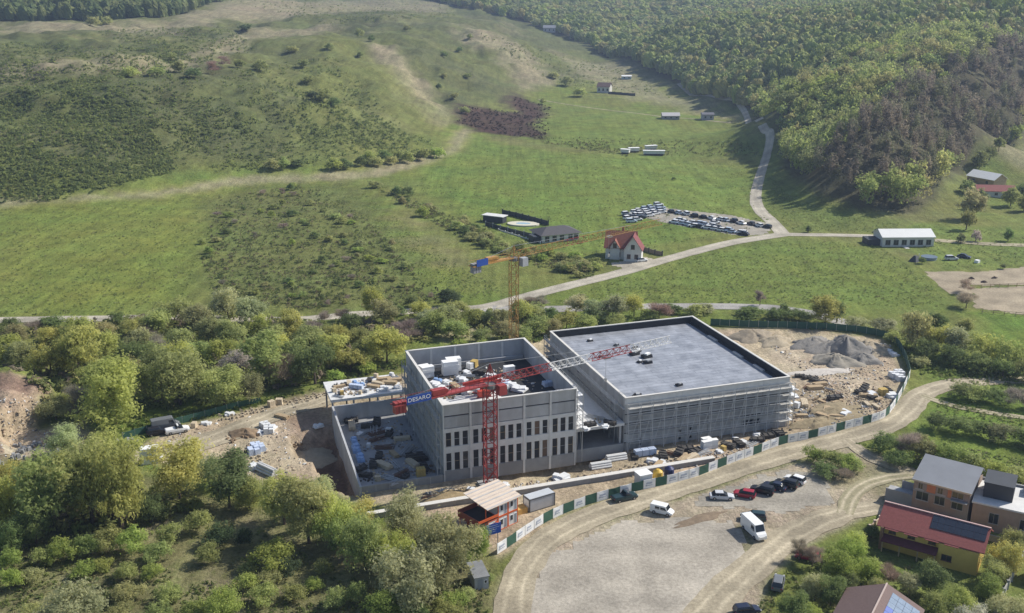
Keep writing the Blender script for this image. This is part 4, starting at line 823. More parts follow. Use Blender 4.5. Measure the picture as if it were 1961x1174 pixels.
# loose things lying on the hall roof
RB = [(8.3, 39, .9), (13, 34, .9), (16.5, 31, 1.0), (16, 28.5, 1.2), (14.5, 27, 1.5), (15, 21, 1.3), (13.5, 22, .9), (4.2, 3.2, 1.5), (15.5, 6.5, 1.0), (16.4, 24.5, 1.6), (6.5, 28, .8), (33.5, 2.2, 1.2)]
for k, (u, v, s) in enumerate(RB):
    x, y = uv(B0, u, v); mb = MB(); mb.rbox(0, 0, 0, s * 1.5, s * .8, s * .45, 0, 0, .9); mb.cyl((-s * .6, s * .55, s * .2), (s * .6, s * .55, s * .2), s * .2, 8); mb.rbox(.1, 0, s * .45, s * .9, s * .5, s * .22, .3, 1)
    o = mb.build('roofing_bundle', [BLACKM, GREYM if k % 3 else WHITE], None, (x, y, 9.905), UA + rng.random())
    tag(o, 'dark bundle of roofing material lying on the hall roof', 'bundle', 'dark bundles on the hall roof')

t = empty('placing_boom', (*uv(A0, 11.5, 13.0), 11.56), UA + R(8), 'red folded concrete placing boom on the roof of the tall block', 'machine'); RB_ = mat('boom_red', (.45,.06,.04), .5, .12, 1)
mb = MB(); mb.cyl((0, 0, 0), (0, 0, 3.0), .35, 10); mb.build('column', RB_, t)
for k, (x0, x1, y, z) in enumerate(((-4.5, 4.2, -.5, 2.3), (-4.0, 4.6, .3, 2.9), (-3.2, 4.0, 1.0, 2.4))): MB().beam((x0, y, z), (x1, y, z + .4), .45, h=.6).build('arm', RB_, t)
mb = MB()
for k in range(4): mb.beam((0, 0, .25), (2.2 * math.cos(k * 1.57 + .7), 2.2 * math.sin(k * 1.57 + .7), .12), .22)
mb.build('foot', RB_, t); MB().box(-1.4, 1.2, -1.9, -.9, .4, 1.6).build('power_pack', RB_, t)
# ------------------------------------------------------------------ cranes
RED = mat('crane_red', (.34,.06,.055), .5, .15, .5); YEL = mat('crane_yellow', (.46,.26,.08), .5, .12, .5); CWHITE = mat('crane_white', (.75,.74,.72), .5, .08, .5)
BLUE = mat('sign_blue', (.03,.085,.36), .5, .08, 1); PWHITE = mat('paint_white', (.8,.8,.8), .6, .04, 1)
def truss(mb, p, q, w, h, step, t, mi=0, tri=True):
    """triangular lattice from p to q (top chord above two bottom chords)"""
    p = np.array(p, float); q = np.array(q, float); d = q - p; l = np.linalg.norm(d); d /= l; s = np.array([-d[1], d[0], 0]); up = np.array([0, 0, 1.0])
    n = max(1, round(l / step)); st = [p + d * l * k / n for k in range(n + 1)]
    bl = [x - s * w / 2 for x in st]; br = [x + s * w / 2 for x in st]; tp = [x + up * h for x in st]
    mb.beam(bl[0], bl[-1], t * 1.3, mi); mb.beam(br[0], br[-1], t * 1.3, mi); mb.beam(tp[0], tp[-1], t * 1.5, mi)
    for k in range(n):
        m_ = (tp[k] + tp[k + 1]) / 2
        for e in (bl, br): mb.beam(e[k], m_, t, mi); mb.beam(m_, e[k + 1], t, mi)
        mb.beam(bl[k], br[k + 1], t * .8, mi); mb.beam(bl[k], br[k], t * .8, mi)
    mb.beam(bl[-1], br[-1], t, mi); return mb
def text_mesh(s, size, m):
    cu = bpy.data.curves.new('lettering', 'FONT'); cu.body = s; cu.size = size; cu.align_x = 'CENTER'; cu.align_y = 'CENTER'; cu.extrude = .01
    o = bpy.data.objects.new('lettering', cu); col.objects.link(o); dg = bpy.context.evaluated_depsgraph_get(); me = bpy.data.meshes.new_from_object(o.evaluated_get(dg)); bpy.data.objects.remove(o); bpy.data.curves.remove(cu)
    me.materials.clear(); me.materials.append(m); return me
def crane(name, label, xy, zj, head, az, segs, cj, mast_w, m, m2, banner, bw):
    z0 = zat(*xy); t = empty(name, (xy[0], xy[1], z0), 0, label, 'crane'); w = mast_w / 2; n = int(zj / 2.0); tk = .22 if m is RED else .15
    mb = MB(); c4 = [(-w,-w),(w,-w),(w,w),(-w,w)]; ma = R(20); c4 = [(x * math.cos(ma) - y * math.sin(ma), x * math.sin(ma) + y * math.cos(ma)) for x, y in c4]
    for k in range(n):
        za, zb = k * zj / n, (k + 1) * zj / n
        for i in range(4):
            a, b_ = c4[i], c4[(i + 1) % 4]; mb.beam((*a, za), (*a, zb), tk); mb.beam((*a, zb), (*b_, zb), tk * .55); mb.beam((*(a if k % 2 else b_), za), (*(b_ if k % 2 else a), zb), tk * .55)
    mb.build('mast', m, t)
    MB().rbox(0, 0, -.4, 4.2, 4.2, .8, ma).build('base', CONC_D, t); MB().cyl((0, 0, zj - .7), (0, 0, zj), w * 1.25, 12).build('slewing_ring', mat('slew_grey', (.2,.19,.18), .6, .1, 1), t)
    s = Vector((math.cos(az), math.sin(az), 0)); r0 = 1.0
    mb = MB(); hh = head - zj; sd = Vector((-s.y, s.x, 0))
    for a in (-1, 1):
        for b_ in (-1, 1): mb.beam(tuple(s * a * .9 + sd * b_ * .8 + Vector((0, 0, zj))), (0, 0, head), .16)
    for f in (.35, .7):
        for b_ in (-1, 1): mb.beam(tuple(s * .9 * (1 - f) + sd * b_ * .8 * (1 - f) + Vector((0, 0, zj + hh * f))), tuple(s * -.9 * (1 - f) + sd * b_ * .8 * (1 - f) + Vector((0, 0, zj + hh * f))), .1)
    mb.build('tower_head', m, t)
    cb = MB(); cx = s * 1.6 + sd * -1.5; cb.rbox(cx.x, cx.y, zj - 1.9, 1.7, 1.4, 1.9, az, 0, .92); cb.rbox(cx.x + s.x * .12, cx.y + s.y * .12, zj - 1.4, 1.62, 1.30, .95, az, 1, .95); cb.build('cab', [GREYM if m is not RED else RED, GLASS], t)
    p = r0
    for ln, mm in segs:
        mb = MB(); truss(mb, s * p + Vector((0, 0, zj + .1)), s * (p + ln - .06) + Vector((0, 0, zj + .1)), 1.3, 1.35, 1.6, (.085 if m is RED else .06)); mb.build('jib_section', mm, t); p += ln
    tr_ = s * (p * .62); mb = MB(); mb.rbox(tr_.x, tr_.y, zj - .25, 1.6, 1.2, .3, az); mb.build('trolley', m2, t); mb = MB(); mb.beam((tr_.x, tr_.y, zj - .25), (tr_.x, tr_.y, zj - 4.5), .05); mb.rbox(tr_.x, tr_.y, zj - 5.2, .5, .3, .7, az); mb.build('hook', m2, t)
    mb = MB(); mb.beam(tuple(s * p * .78 + Vector((0, 0, zj + 1.5))), (0, 0, head), .06); mb.beam(tuple(s * -cj * .95 + Vector((0, 0, zj + .4))), (0, 0, head), .07); mb.build('tie_rod', m2, t)
    mb = MB()
    for b_ in (-1, 1):
        mb.beam(tuple(s * -.9 + sd * b_ * .75 + Vector((0, 0, zj + .1))), tuple(s * -cj + sd * b_ * .75 + Vector((0, 0, zj + .1))), .24); mb.beam(tuple(s * -.9 + sd * b_ * .75 + Vector((0, 0, zj + 1.1))), tuple(s * -cj + sd * b_ * .75 + Vector((0, 0, zj + 1.1))), .06)
        for k in range(int(cj)): q = s * -(1 + k * (cj - 1) / int(cj)) + sd * b_ * .75; mb.beam((q.x, q.y, zj), (q.x, q.y, zj + 1.1), .05)
    q = s * -(cj + .9) / 2; mb.rbox(q.x, q.y, zj + .16, cj - .9, 1.4, .06, az); mb.build('counter_jib', m, t)
    q = s * -(cj * .55); mb = MB(); mb.rbox(q.x, q.y, zj + .23, 2.4, 1.2, 1.1, az); mb.cyl(tuple(q + s * 1.6 - sd * .55 + Vector((0, 0, zj + .8))), tuple(q + s * 1.6 + sd * .55 + Vector((0, 0, zj + .8))), .42, 10); mb.build('winch', m, t)
    for k in range(3): q = s * -(cj - .6 - k * .75); MB().rbox(q.x, q.y, zj - 1.5, .6, 1.25, 2.1, az).build('counterweight', m if m is RED else CONC_D, t)
    if banner:
        q = s * -(cj * (.76 if bw > 4 else .8)) - sd * .92; bo = MB().box(-bw / 2, bw / 2, -.03, .03, -.75, .75).build('banner', BLUE, t, (q.x, q.y, zj + .75), az)
        le = place('lettering', text_mesh(banner, 1.05, PWHITE), bo, (0, -.05, 0)); le.rotation_euler = (math.pi / 2, 0, 0); le.scale = (1.15, 1, 1)
    return t
crane('tower_crane', 'red and white tower crane standing in front of the tall grey block', (-4.1, 178.5), 21.0, 25.0, R(32.2), ((12.5, RED), (9.5, CWHITE), (10, RED), (10.5, CWHITE)), 20.0, 2.1, RED, STEEL, 'DESARO', 4.9)
crane('tower_crane', 'orange-yellow tower crane rising behind the grey block', (.4, 224.0), 33.3, 36.0, R(41.5), ((15, YEL), (7, RED), (27, YEL)), 12.4, 1.7, YEL, STEEL, ' ', 3.2)

# ------------------------------------------------------------------ fences
GMESH = mat('green_mesh', (.045,.11,.075), .8, .2, .6); BANNER = mat('white_banner', (.80,.80,.79), .7, .05, .8); GPRINT = mat('faded_print', (.40,.43,.50), .7, .25, 2.0)
def fence(name, label, px, pw, hgt, pattern, cat='fence'):
    c = catmull(WP(px), .5); d = np.concatenate([[0], np.cumsum(np.linalg.norm(np.diff(c, axis=0), axis=1))]); n = int(d[-1] / pw); t = empty(name, (c[0][0], c[0][1], zat(*c[0])), 0, label, cat); o = np.array([c[0][0], c[0][1], zat(*c[0])])
    S = np.linspace(0, d[-1], n + 1); X = np.interp(S, d, c[:, 0]); Y = np.interp(S, d, c[:, 1]); Z = height(X, Y); pk = 0; shared = {}
    for k in range(n):
        p = np.array([X[k], Y[k], Z[k]]) - o; q = np.array([X[k + 1], Y[k + 1], Z[k + 1]]) - o; ch = pattern(k, n); l = np.linalg.norm(q[:2] - p[:2]); a = math.atan2(q[1] - p[1], q[0] - p[0])
        MB().box(-.04, .04, -.04, .04, -.2, hgt + .1).build('post', STEEL, t, tuple(p))
        mb = MB(); s_ = .015 + .03 * rng.random(); sag = rng.uniform(-.06, .06)
        mb.add([(.05,-s_,.05),(l - .05,-s_,.05),(l - .05,-s_,hgt),(l / 2,-s_ + sag,hgt - .05),(.05,-s_,hgt),(.05,s_,.05),(l - .05,s_,.05),(l - .05,s_,hgt),(l / 2,s_ + sag,hgt - .05),(.05,s_,hgt)], [(0,1,2,3,4),(9,8,7,6,5),(0,5,6,1),(1,6,7,2),(2,7,8,3),(3,8,9,4),(4,9,5,0)])
        pn = mb.build('banner_panel' if ch == 'W' else 'mesh_panel', BANNER if ch == 'W' else GMESH, t, tuple(p), a)
        if ch == 'W' and l > 1.5:
            mb = MB(); r = rng.random(); yy = -s_ - abs(sag) - .012
            mb.box(l * .22, l * (.62 + .15 * r), yy, yy + .005, hgt * .52, hgt * .70); mb.box(l * .3, l * (.7 + .1 * r), yy, yy + .005, hgt * .34, hgt * .40); mb.box(l * .18, l * .30, yy, yy + .005, hgt * .30, hgt * .48); mb.build('faded_logo', GPRINT, pn)
    return t
def pat1(k, n): return ('W' if k % 2 == 0 or k % 7 == 3 else 'G') if k < n * .45 else ('W' if k % 3 != 1 else 'G')
fence('hoarding_fence', 'hoarding of white banners and green mesh along the dirt road', [(952,1062),(985,1040),(1022,1014),(1062,992),(1110,972),(1160,957),(1215,942),(1265,931),(1330,914),(1390,891),(1445,871),(1500,851),(1560,838),(1620,822),(1685,804),(1708,786),(1728,752),(1742,722)], 2.6, 2.0, pat1)
fence('mesh_fence', 'dark green mesh fence curving round the back of the gravel yard', [(1742,720),(1734,692),(1716,660),(1680,643),(1600,633),(1520,629),(1440,627),(1360,622)], 2.6, 2.0, lambda k, n: 'G')
fence('mesh_fence', 'low green mesh fence beside the haul road left of the site', [(236,842),(290,826),(345,812),(400,797),(450,783),(500,773)], 2.6, 1.6, lambda k, n: 'G')
# long low retaining wall
RW = empty('retaining_wall', (-30, 163.9, 0), UA + R(1.0), 'long low concrete retaining wall with pale top between site office and hall', 'wall')
for k in range(25): bx('wall_segment', k * 3.0, k * 3.0 + 2.97, 0, .9, -.4, .95 + .02 * (k % 3), CONC_D, RW); bx('capping', k * 3.0, k * 3.0 + 2.98, -.1, 1.05, .99, 1.12, COPE, RW)

# ------------------------------------------------------------------ site cabins and small structures
ORG = mat('orange_frame', (.62,.13,.04), .5, .15, 1); CABW = mat('cabin_white', (.68,.68,.66), .6, .08, 1); RDK = mat('dark_red_sheet', (.30,.075,.05), .6, .15, 1)
O = empty('site_office', (-4.2, 159.8, zat(-4.2, 160)), R(42), 'two-storey orange and white cabin stack under a pale sloping roof', 'site office')
def container(par, x0, y0, z0, lx, ly, h, fr, wall, name='cabin'):
    c = MB().box(x0 + .06, x0 + lx - .06, y0 + .06, y0 + ly - .06, z0 + .1, z0 + h - .08).build(name, wall, par); mb = MB(); f = .16
    for x in (x0, x0 + lx - f):
        for y in (y0, y0 + ly - f): mb.box(x, x + f, y, y + f, z0, z0 + h)
    for z in (z0, z0 + h - f):
        for y in (y0, y0 + ly - f): mb.box(x0 + f, x0 + lx - f, y, y + f, z, z + f)
        for x in (x0, x0 + lx - f): mb.box(x, x + f, y0 + f, y0 + ly - f, z, z + f)
    mb.build('frame', fr, c); return c
def opening(par, x0, x1, z0, z1, y, m=GLASS, nm='window'):
    mb = MB(); mb.box(x0, x1, y - .03, y + .02, z0, z1); mb.box(x0 + .07, x1 - .07, y - .045, y - .031, z0 + .07, z1 - .07, 1); return mb.build(nm, [PWHITE, m], par)
for k, (x, z) in enumerate(((0, 0), (2.4, 0), (4.75, 0), (2.4, 2.72), (4.75, 2.72))):
    c = container(O, x, 0, z, 2.33, 5.4, 2.68, ORG, CABW); opening(c, x + .5, x + 1.2, z + 1.0, z + 2.1, .05); opening(c, x + 1.45, x + 2.1, z + .2, z + 2.15, .05, mat('door_grey', (.25,.27,.3), .6, .1, 1), 'door')
mb = MB(); mb.add([(-.6,-.6,5.35),(7.5,-.6,5.35),(7.5,6.0,6.1),(-.6,6.0,6.1),(-.6,-.6,5.45),(7.5,-.6,5.45),(7.5,6.0,6.2),(-.6,6.0,6.2)], [(0,3,2,1),(4,5,6,7),(0,1,5,4),(1,2,6,5),(2,3,7,6),(3,0,4,7)]); rf = mb.build('roof', mat('roof_sheet', (.62,.52,.42), .7, .12, .5), O)
for k in range(7): y = -.5 + k * .93; z = 5.46 + (y + .6) / 6.6 * .75; MB().box(-.6, 7.5, y, y + .45, z + .005, z + .03).build('roof_sheet', mat('roof_sheet_b', (.56,.48,.42), .7, .2, .4) if k % 2 else mat('roof_sheet_c', (.46,.44,.43), .7, .2, .4), rf).rotation_euler = (0, 0, 0)
bx('terrace', -2.2, 2.35, 0, 5.5, 2.70, 2.82, BLACKM, O); bx('parapet', -2.26, -2.16, -.1, 5.5, 2.4, 3.7, RDK, O); bx('parapet', -2.15, 2.3, 5.42, 5.52, 2.4, 3.7, RDK, O); bx('railing', -2.15, 2.3, -.1, -.02, 3.0, 3.5, ORG, O)
for x in (-2.1, -.4): bx('post', x, x + .14, .1, .24, 0, 5.4 if x > -1 else 2.69, ORG, O); bx('post', x, x + .14, 5.1, 5.24, 0, 2.69, ORG, O)
mb = MB()
for k in range(9): mb.box(-1.0 + k * .3, -.72 + k * .3, -1.1, -.15, 2.7 - (9 - k) * .28, 2.75 - (9 - k) * .28)
mb.beam((-1.0, -1.1, .9), (1.7, -1.1, 3.6), .08); mb.build('stairs', ORG, O)
SG = W1(947, 1043); s_ = empty('billboard', SG, R(28), 'blue notice board on two posts before the site office', 'sign')
bx('post', -1.15, -1.03, 0, .1, 0, 4.0, GREYM, s_); bx('post', .6, .72, 0, .1, 0, 4.0, GREYM, s_); pn = bx('board', -1.7, 1.25, -.06, -.005, 2.1, 4.1, BLUE, s_)
for k, (a, b_) in enumerate(((-1.4, .6), (-1.4, .9), (-1.1, .4), (-1.4, .2))): bx('text_line', a, b_, -.075, -.062, 3.7 - k * .38, 3.78 - k * .38, mat('sign_print', (.35,.42,.62), .6, .1, 1), pn)
t = empty('container', (3.2, 168.0, zat(3, 168)), R(31.7), 'grey storage container beside the site office', 'container'); container(t, 0, 0, 0, 5.6, 2.3, 2.6, mat('dark_frame', (.10,.10,.10), .6, .1, 1), mat('cont_wall', (.46,.46,.47), .6, .12, .8), 'box'); bx('roof_panel', .1, 5.5, .1, 2.2, 2.605, 2.66, mat('cont_roof', (.50,.53,.56), .5, .1, .6), t); bx('end_door', -.03, -.005, .3, 2.0, .2, 2.3, CABW, t)
bx('pallet_plinth', -2.3, -.3, .2, 2.0, 0, 1.1, mat('ochre_board', (.55,.33,.10), .8, .15, 1), t)
t = empty('garden_shed', (-5.9, 142.6, zat(-5.9, 143)), R(18), 'small grey metal shed at the roadside below the thicket', 'shed'); bx('wall', 0, 2.3, 0, 4.2, 0, 2.3, mat('shed_wall', (.36,.37,.38), .6, .12, 1), t)
mb = MB(); mb.add([(-.15,-.2,2.31),(2.45,-.2,2.31),(2.45,4.4,2.55),(-.15,4.4,2.55),(-.15,-.2,2.41),(2.45,-.2,2.41),(2.45,4.4,2.65),(-.15,4.4,2.65)], [(0,3,2,1),(4,5,6,7),(0,1,5,4),(1,2,6,5),(2,3,7,6),(3,0,4,7)]); mb.build('roof', mat('shed_roof', (.20,.205,.21), .6, .2, 1), t); bx('door', .5, 1.3, -.05, -.005, .05, 1.95, mat('door_grey', (.25,.27,.3), .6, .1, 1), t); opening(t, 1.55, 2.05, 1.1, 1.7, -.01)
t = empty('gate_cabin', (24.4, 177.2, zat(24.4, 177)), R(24), 'white guard cabin standing in the hoarding line', 'cabin'); bx('body', 0, 2.6, 0, 2.2, 0, 2.6, CABW, t); bx('roof', -.1, 2.7, -.1, 2.3, 2.605, 2.75, WHITE, t); bx('logo', .4, 2.1, -.03, -.005, 1.2, 1.8, GPRINT, t)
def mixer(label, P, m, a):
    t = empty('cement_silo_drum', P, a, label, 'drum'); MB().cyl((0, 0, .5), (0, 0, 2.0), 1.0, 14, 0, .92).cyl((0, 0, 2.0), (0, 0, 2.45), .92, 14, 0, .35).build('drum', m, t); mb = MB()
    for k in range(4): q = k * 1.57 + .7; mb.beam((.95 * math.cos(q), .95 * math.sin(q), 0), (.8 * math.cos(q), .8 * math.sin(q), .6), .12)
    mb.build('stand', STEEL, t)
mixer('round yellow drum standing behind the hoarding', (28.2, 180.6, zat(28, 180)), mat('drum_yellow', (.62,.40,.06), .5, .1, 1), .2)
mixer('round navy blue drum beside the yellow one', (30.6, 182.0, zat(30, 182)), mat('drum_navy', (.03,.04,.12), .5, .1, 1), .9)

# ------------------------------------------------------------------ vehicles
PAINT = mat('car_paint', (1, 1, 1), .28, .04, .5, objcol=True, spec=.5); TYRE = mat('tyre', (.02,.02,.02), .9, .1, 1); RIM = mat('rim', (.4,.4,.42), .35, .1, 1, metal=.7); LAMP = mat('lamp_glass', (.7,.7,.68), .2, .05, 1); TAIL = mat('tail_red', (.35,.02,.02), .3, .05, 1); CGLASS = mat('car_glass', (.018,.022,.028), .08, .05, 1, spec=.6)
def loft(mb, st, mi=0):
    n = len(st); vs = []
    for x, w, z0, z1, wt in st: zm = z0 + (z1 - z0) * .55; vs += [(x, -w * .93, z0), (x, -w, zm), (x, -wt, z1), (x, wt, z1), (x, w, zm), (x, w * .93, z0)]
    fs = [tuple(range(5, -1, -1)), tuple(6 * (n - 1) + i for i in range(6))]
    for k in range(n - 1):
        for i in range(6): a = 6 * k + i; b_ = 6 * k + (i + 1) % 6; fs.append((a, b_, b_ + 6, a + 6))
    return mb.add(vs, fs, mi)
KIND = {}
def car_kind(k):
    L_, Wd, H, = {'hatch': (4.2, 1.78, 1.48), 'sedan': (4.6, 1.82, 1.45), 'suv': (4.6, 1.9, 1.72), 'van': (6.0, 2.05, 2.65), 'smallvan': (4.2, 1.8, 1.82), 'pickup': (5.1, 1.9, 1.8)}[k]
    h, w = L_ / 2, Wd / 2; belt = H * (.62 if k not in ('van', 'smallvan') else .52); b = MB(); g = MB(); ro = MB(); gl = [g]
    if k in ('van', 'smallvan'):
        x1 = h * (.44 if k == 'van' else .30); x2 = h * (.70 if k == 'van' else .58)
        loft(b, [(-h, w * .94, .35, H * .97, w * .86), (-h + .1, w, .3, H, w * .88), (x1, w, .3, H, w * .88), (x1 + .25, w, .3, H * .97, w * .86), (x2, w, .3, belt + .08, w * .9), (h - .35, w * .96, .32, belt * .88, w * .86), (h, w * .82, .4, belt * .62, w * .74)])
        g.add([(x1 + .29, -w * .78, H * .955), (x2 + .02, -w * .84, belt + .13), (x2 + .02, w * .84, belt + .13), (x1 + .29, w * .78, H * .955), (x1 + .27, -w * .78, H * .93), (x2 - .02, -w * .84, belt + .10), (x2 - .02, w * .84, belt + .10), (x1 + .27, w * .78, H * .93)], [(0,1,2,3),(7,6,5,4),(0,4,5,1),(1,5,6,2),(2,6,7,3),(3,7,4,0)])
        for s in (-1, 1):
            y0, y1 = s * w * .985, s * w * .93
            wins = [(x1 - .75, x1 + .45)] + ([(x1 - 1.75, x1 - .9)] if k == 'smallvan' else [])
            for a, c in wins: gl.append(MB()); gl[-1].add([(a, y0 + s * .02, belt + .1), (c, y0 + s * .02, belt + .1), (c - (.35 if c > x1 else 0), y1 + s * .02, H * .86), (a, y1 + s * .02, H * .86), (a, y0 - s * .05, belt + .1), (c, y0 - s * .05, belt + .1), (c - (.35 if c > x1 else 0), y1 - s * .05, H * .86), (a, y1 - s * .05, H * .86)], [(0,1,2,3),(7,6,5,4),(0,4,5,1),(1,5,6,2),(2,6,7,3),(3,7,4,0)])
        gl.append(MB()); gl[-1].box(-h - .015, -h + .05, -w * .7, w * .7, belt + .15, H * .84)
    else:
        tail = -h * (.80 if k == 'sedan' else .98) if k != 'pickup' else -h * .15; dk = .06 if k == 'sedan' else 0
        loft(b, [(-h, w * .82, .38, belt * .80, w * .74), (-h + .12, w * .95, .28, belt * (.98 - dk), w * .86), (-h * .5, w, .24, belt, w * .92), (0, w, .22, belt, w * .93), (h * .42, w * .99, .22, belt * .97, w * .9), (h * .8, w * .95, .25, belt * .86, w * .84), (h - .08, w * .84, .3, belt * .70, w * .72), (h, w * .7, .36, belt * .58, w * .62)])
        rt0, rt1 = tail + (.55 if k == 'sedan' else .28), h * .08
        loft(g, [(tail, w * .86, belt - .04, belt + .02, w * .84), (rt0, w * .88, belt - .04, H - .03, w * .70), (rt1, w * .89, belt - .04, H - .02, w * .71), (h * .46, w * .86, belt - .04, belt + .01, w * .84)])
        loft(ro, [(rt0 + .02, w * .70, H - .09, H - .005, w * .62), (rt0 + .3, w * .72, H - .09, H + .02, w * .64), (rt1 - .2, w * .72, H - .09, H + .02, w * .64), (rt1 + .05, w * .70, H - .09, H - .005, w * .62)])
        for s in (-1, 1):
            for xx in ((rt0 + rt1) / 2, rt0 + .1): ro.beam((xx, s * w * .905, belt - .02), (xx + .05, s * w * .70, H - .04), .09, h=.05)
        if k == 'pickup': b.box(-h + .2, tail - .1, -w * .78, w * .78, belt, belt + .02)
    wm = MB(); r = .33 if k != 'van' else .36; wm.cyl((0, -.11, 0), (0, .11, 0), r, 12); rm = MB(); rm.cyl((0, -.125, 0), (0, .125, 0), r * .6, 10)
    lm = MB().box(h * .86, h - .02, .52 * w, .80 * w, belt * .60, belt * .72); tm = MB().box(-h - .012, -h + .1, .58 * w, .82 * w, belt * .66, belt * .84)
    KIND[k] = dict(body=b.mesh('body', PAINT), glass=[q_.mesh('window', CGLASS) for q_ in gl], roof=ro.mesh('roof', PAINT) if ro.v else None, tyre=wm.mesh('wheel', TYRE), rim=rm.mesh('rim', RIM), lamp=lm.mesh('headlight', LAMP), tail=tm.mesh('tail_light', TAIL), wp=[(h * .62, w - .1), (h * .62, -w + .1), (-h * .62, w - .1), (-h * .62, -w + .1)], r=r, L=L_)
    s = MB()
    for src, mi in [(b, 0), (ro, 0)] + [(q_, 1) for q_ in gl]: s.add(src.v, src.f, mi)
    for x, y in KIND[k]['wp']: s.cyl((x, y - .1, r), (x, y + .1, r), r, 8, 2)
    KIND[k]['one'] = s.mesh('car', [PAINT, CGLASS, TYRE])
for k in ('hatch', 'sedan', 'suv', 'van', 'smallvan', 'pickup'): car_kind(k)
CC = {'white': (.80,.80,.79,1), 'silver': (.55,.56,.58,1), 'red': (.33,.02,.035,1), 'black': (.015,.015,.018,1), 'navy': (.018,.024,.05,1), 'teal': (.02,.045,.05,1), 'grey': (.16,.17,.18,1), 'blue': (.06,.12,.30,1), 'paleblue': (.52,.60,.70,1)}
def car(px, py, head, k, c, label, cat='car', dz=0.0):
    P = W1(px, py); D = KIND[k]; t = empty('parked_car' if cat == 'car' else 'parked_van' if cat == 'van' else 'pickup_truck', (P[0], P[1], P[2] + .04 + dz), R(head), label, cat); pc = CC[c]
    for nm, me in [('body', D['body'])] + [('window', q_) for q_ in D['glass']] + ([('roof', D['roof'])] if D['roof'] else []): place(nm, me, t).color = pc
    for x, y in D['wp']: wh = place('wheel', D['tyre'], t, (x, y, D['r'])); place('rim', D['rim'], wh)
    for s in (1, -1):
        o = place('headlight', D['lamp'], t); o.scale = (1, s, 1); o = place('tail_light', D['tail'], t); o.scale = (1, s, 1)
    return t
car(1382, 955, -4, 'sedan', 'silver', 'silver car at the near left end of the parked row'); car(1425, 951, 158, 'hatch', 'red', 'red hatchback in the row on the gravel car park'); car(1459, 944, 150, 'suv', 'black', 'black estate car right of the red hatchback')
car(1483, 936, 148, 'sedan', 'navy', 'dark navy car in the middle of the parked row'); car(1505, 932, 146, 'suv', 'black', 'black off-roader next to the white car at the row end'); car(1522, 923, 140, 'hatch', 'white', 'white car at the far right end of the parked row')
car(1442, 996, 168, 'suv', 'teal', 'dark green car parked behind the white panel van', dz=.0); car(1443, 1022, -72, 'van', 'white', 'tall white panel van on the forecourt', 'van'); car(1268, 983, -28, 'smallvan', 'white', 'small white delivery van at the edge of the gravel yard', 'van')
car(1196, 957, 24, 'pickup', 'teal', 'dark pickup parked against the hoarding', 'pickup'); car(1546, 1070, 160, 'hatch', 'red', 'red car half hidden under bare trees'); car(1490, 1122, 70, 'suv', 'grey', 'grey car under the garden shrubs by the road'); car(1430, 1174, 10, 'hatch', 'navy', 'dark blue car cut by the lower edge of the picture')
car(303, 832, 25, 'suv', 'black', 'black car beside the haul road'); car(340, 828, 28, 'pickup', 'white', 'white pickup beside the haul road', 'pickup'); car(318, 822, 28, 'van', 'grey', 'grey tipper van with pale roof by the haul road', 'van')
car(1083, 500, 0, 'suv', 'white', 'white car in front of the white house with red roof') if False else None
car(1082 + 147, 503 - 2, 20, 'hatch', 'white', 'white car before the white house with red roof'); car(1042, 462, 15, 'sedan', 'white', 'white car beside the low villa')
car(1822, 498, 4, 'suv', 'silver', 'silver car on the grass below the white barn'); car(1846, 494, -38, 'sedan', 'navy', 'dark car on the grass right of the silver one')
# the crowded car lot: small in the picture, each car one object
lot = []
for r_ in range(4):
    for k in range(6): lot.append((1203 + k * 11.5 + r_ * 1.5, 417 - k * 3.4 + (r_ - 1.2) * 4.6, 25))
for k in range(13): lot.append((1284 + k * 15.2, 407.5 + k * 2.35, 115))
for k in range(12): lot.append((1290 + k * 12.3, 428 + k * 2.0, 150)); 
for k in range(7): lot.append((1296 + k * 13, 423.5 + k * 2.2, 150))
lot.append((1368, 428, 20)); lot.append((1425, 447, 60))
LC = ['white', 'white', 'silver', 'paleblue', 'white', 'white', 'black', 'silver', 'paleblue', 'white', 'white', 'blue']
lp = Wpts([(x + rng.uniform(-3, 3), y + rng.uniform(-.9, .9)) for x, y, _ in lot])
for k, (x, y, a) in enumerate(lot):
    c = LC[(k * 5 + k // 7) % 12]; c = 'black' if (24 <= k < 37 and k % 4 == 0) else c
    o = place('parked_car', KIND[rng.choice(['hatch', 'sedan', 'suv'])]['one'], None, tuple(lp[k] + [0, 0, .05]), R(a + rng.uniform(-12, 12))); o.color = CC[c]
    sec = 'in the packed left block of the car lot' if k < 24 else 'in the back row of the car lot' if k < 37 else 'in the front rows of the car lot'
    cn = {'paleblue': 'pale blue', 'navy': 'navy blue'}.get(c, c); tag(o, '%s car %s' % (cn, sec), 'car', '%s cars %s' % (cn, sec))
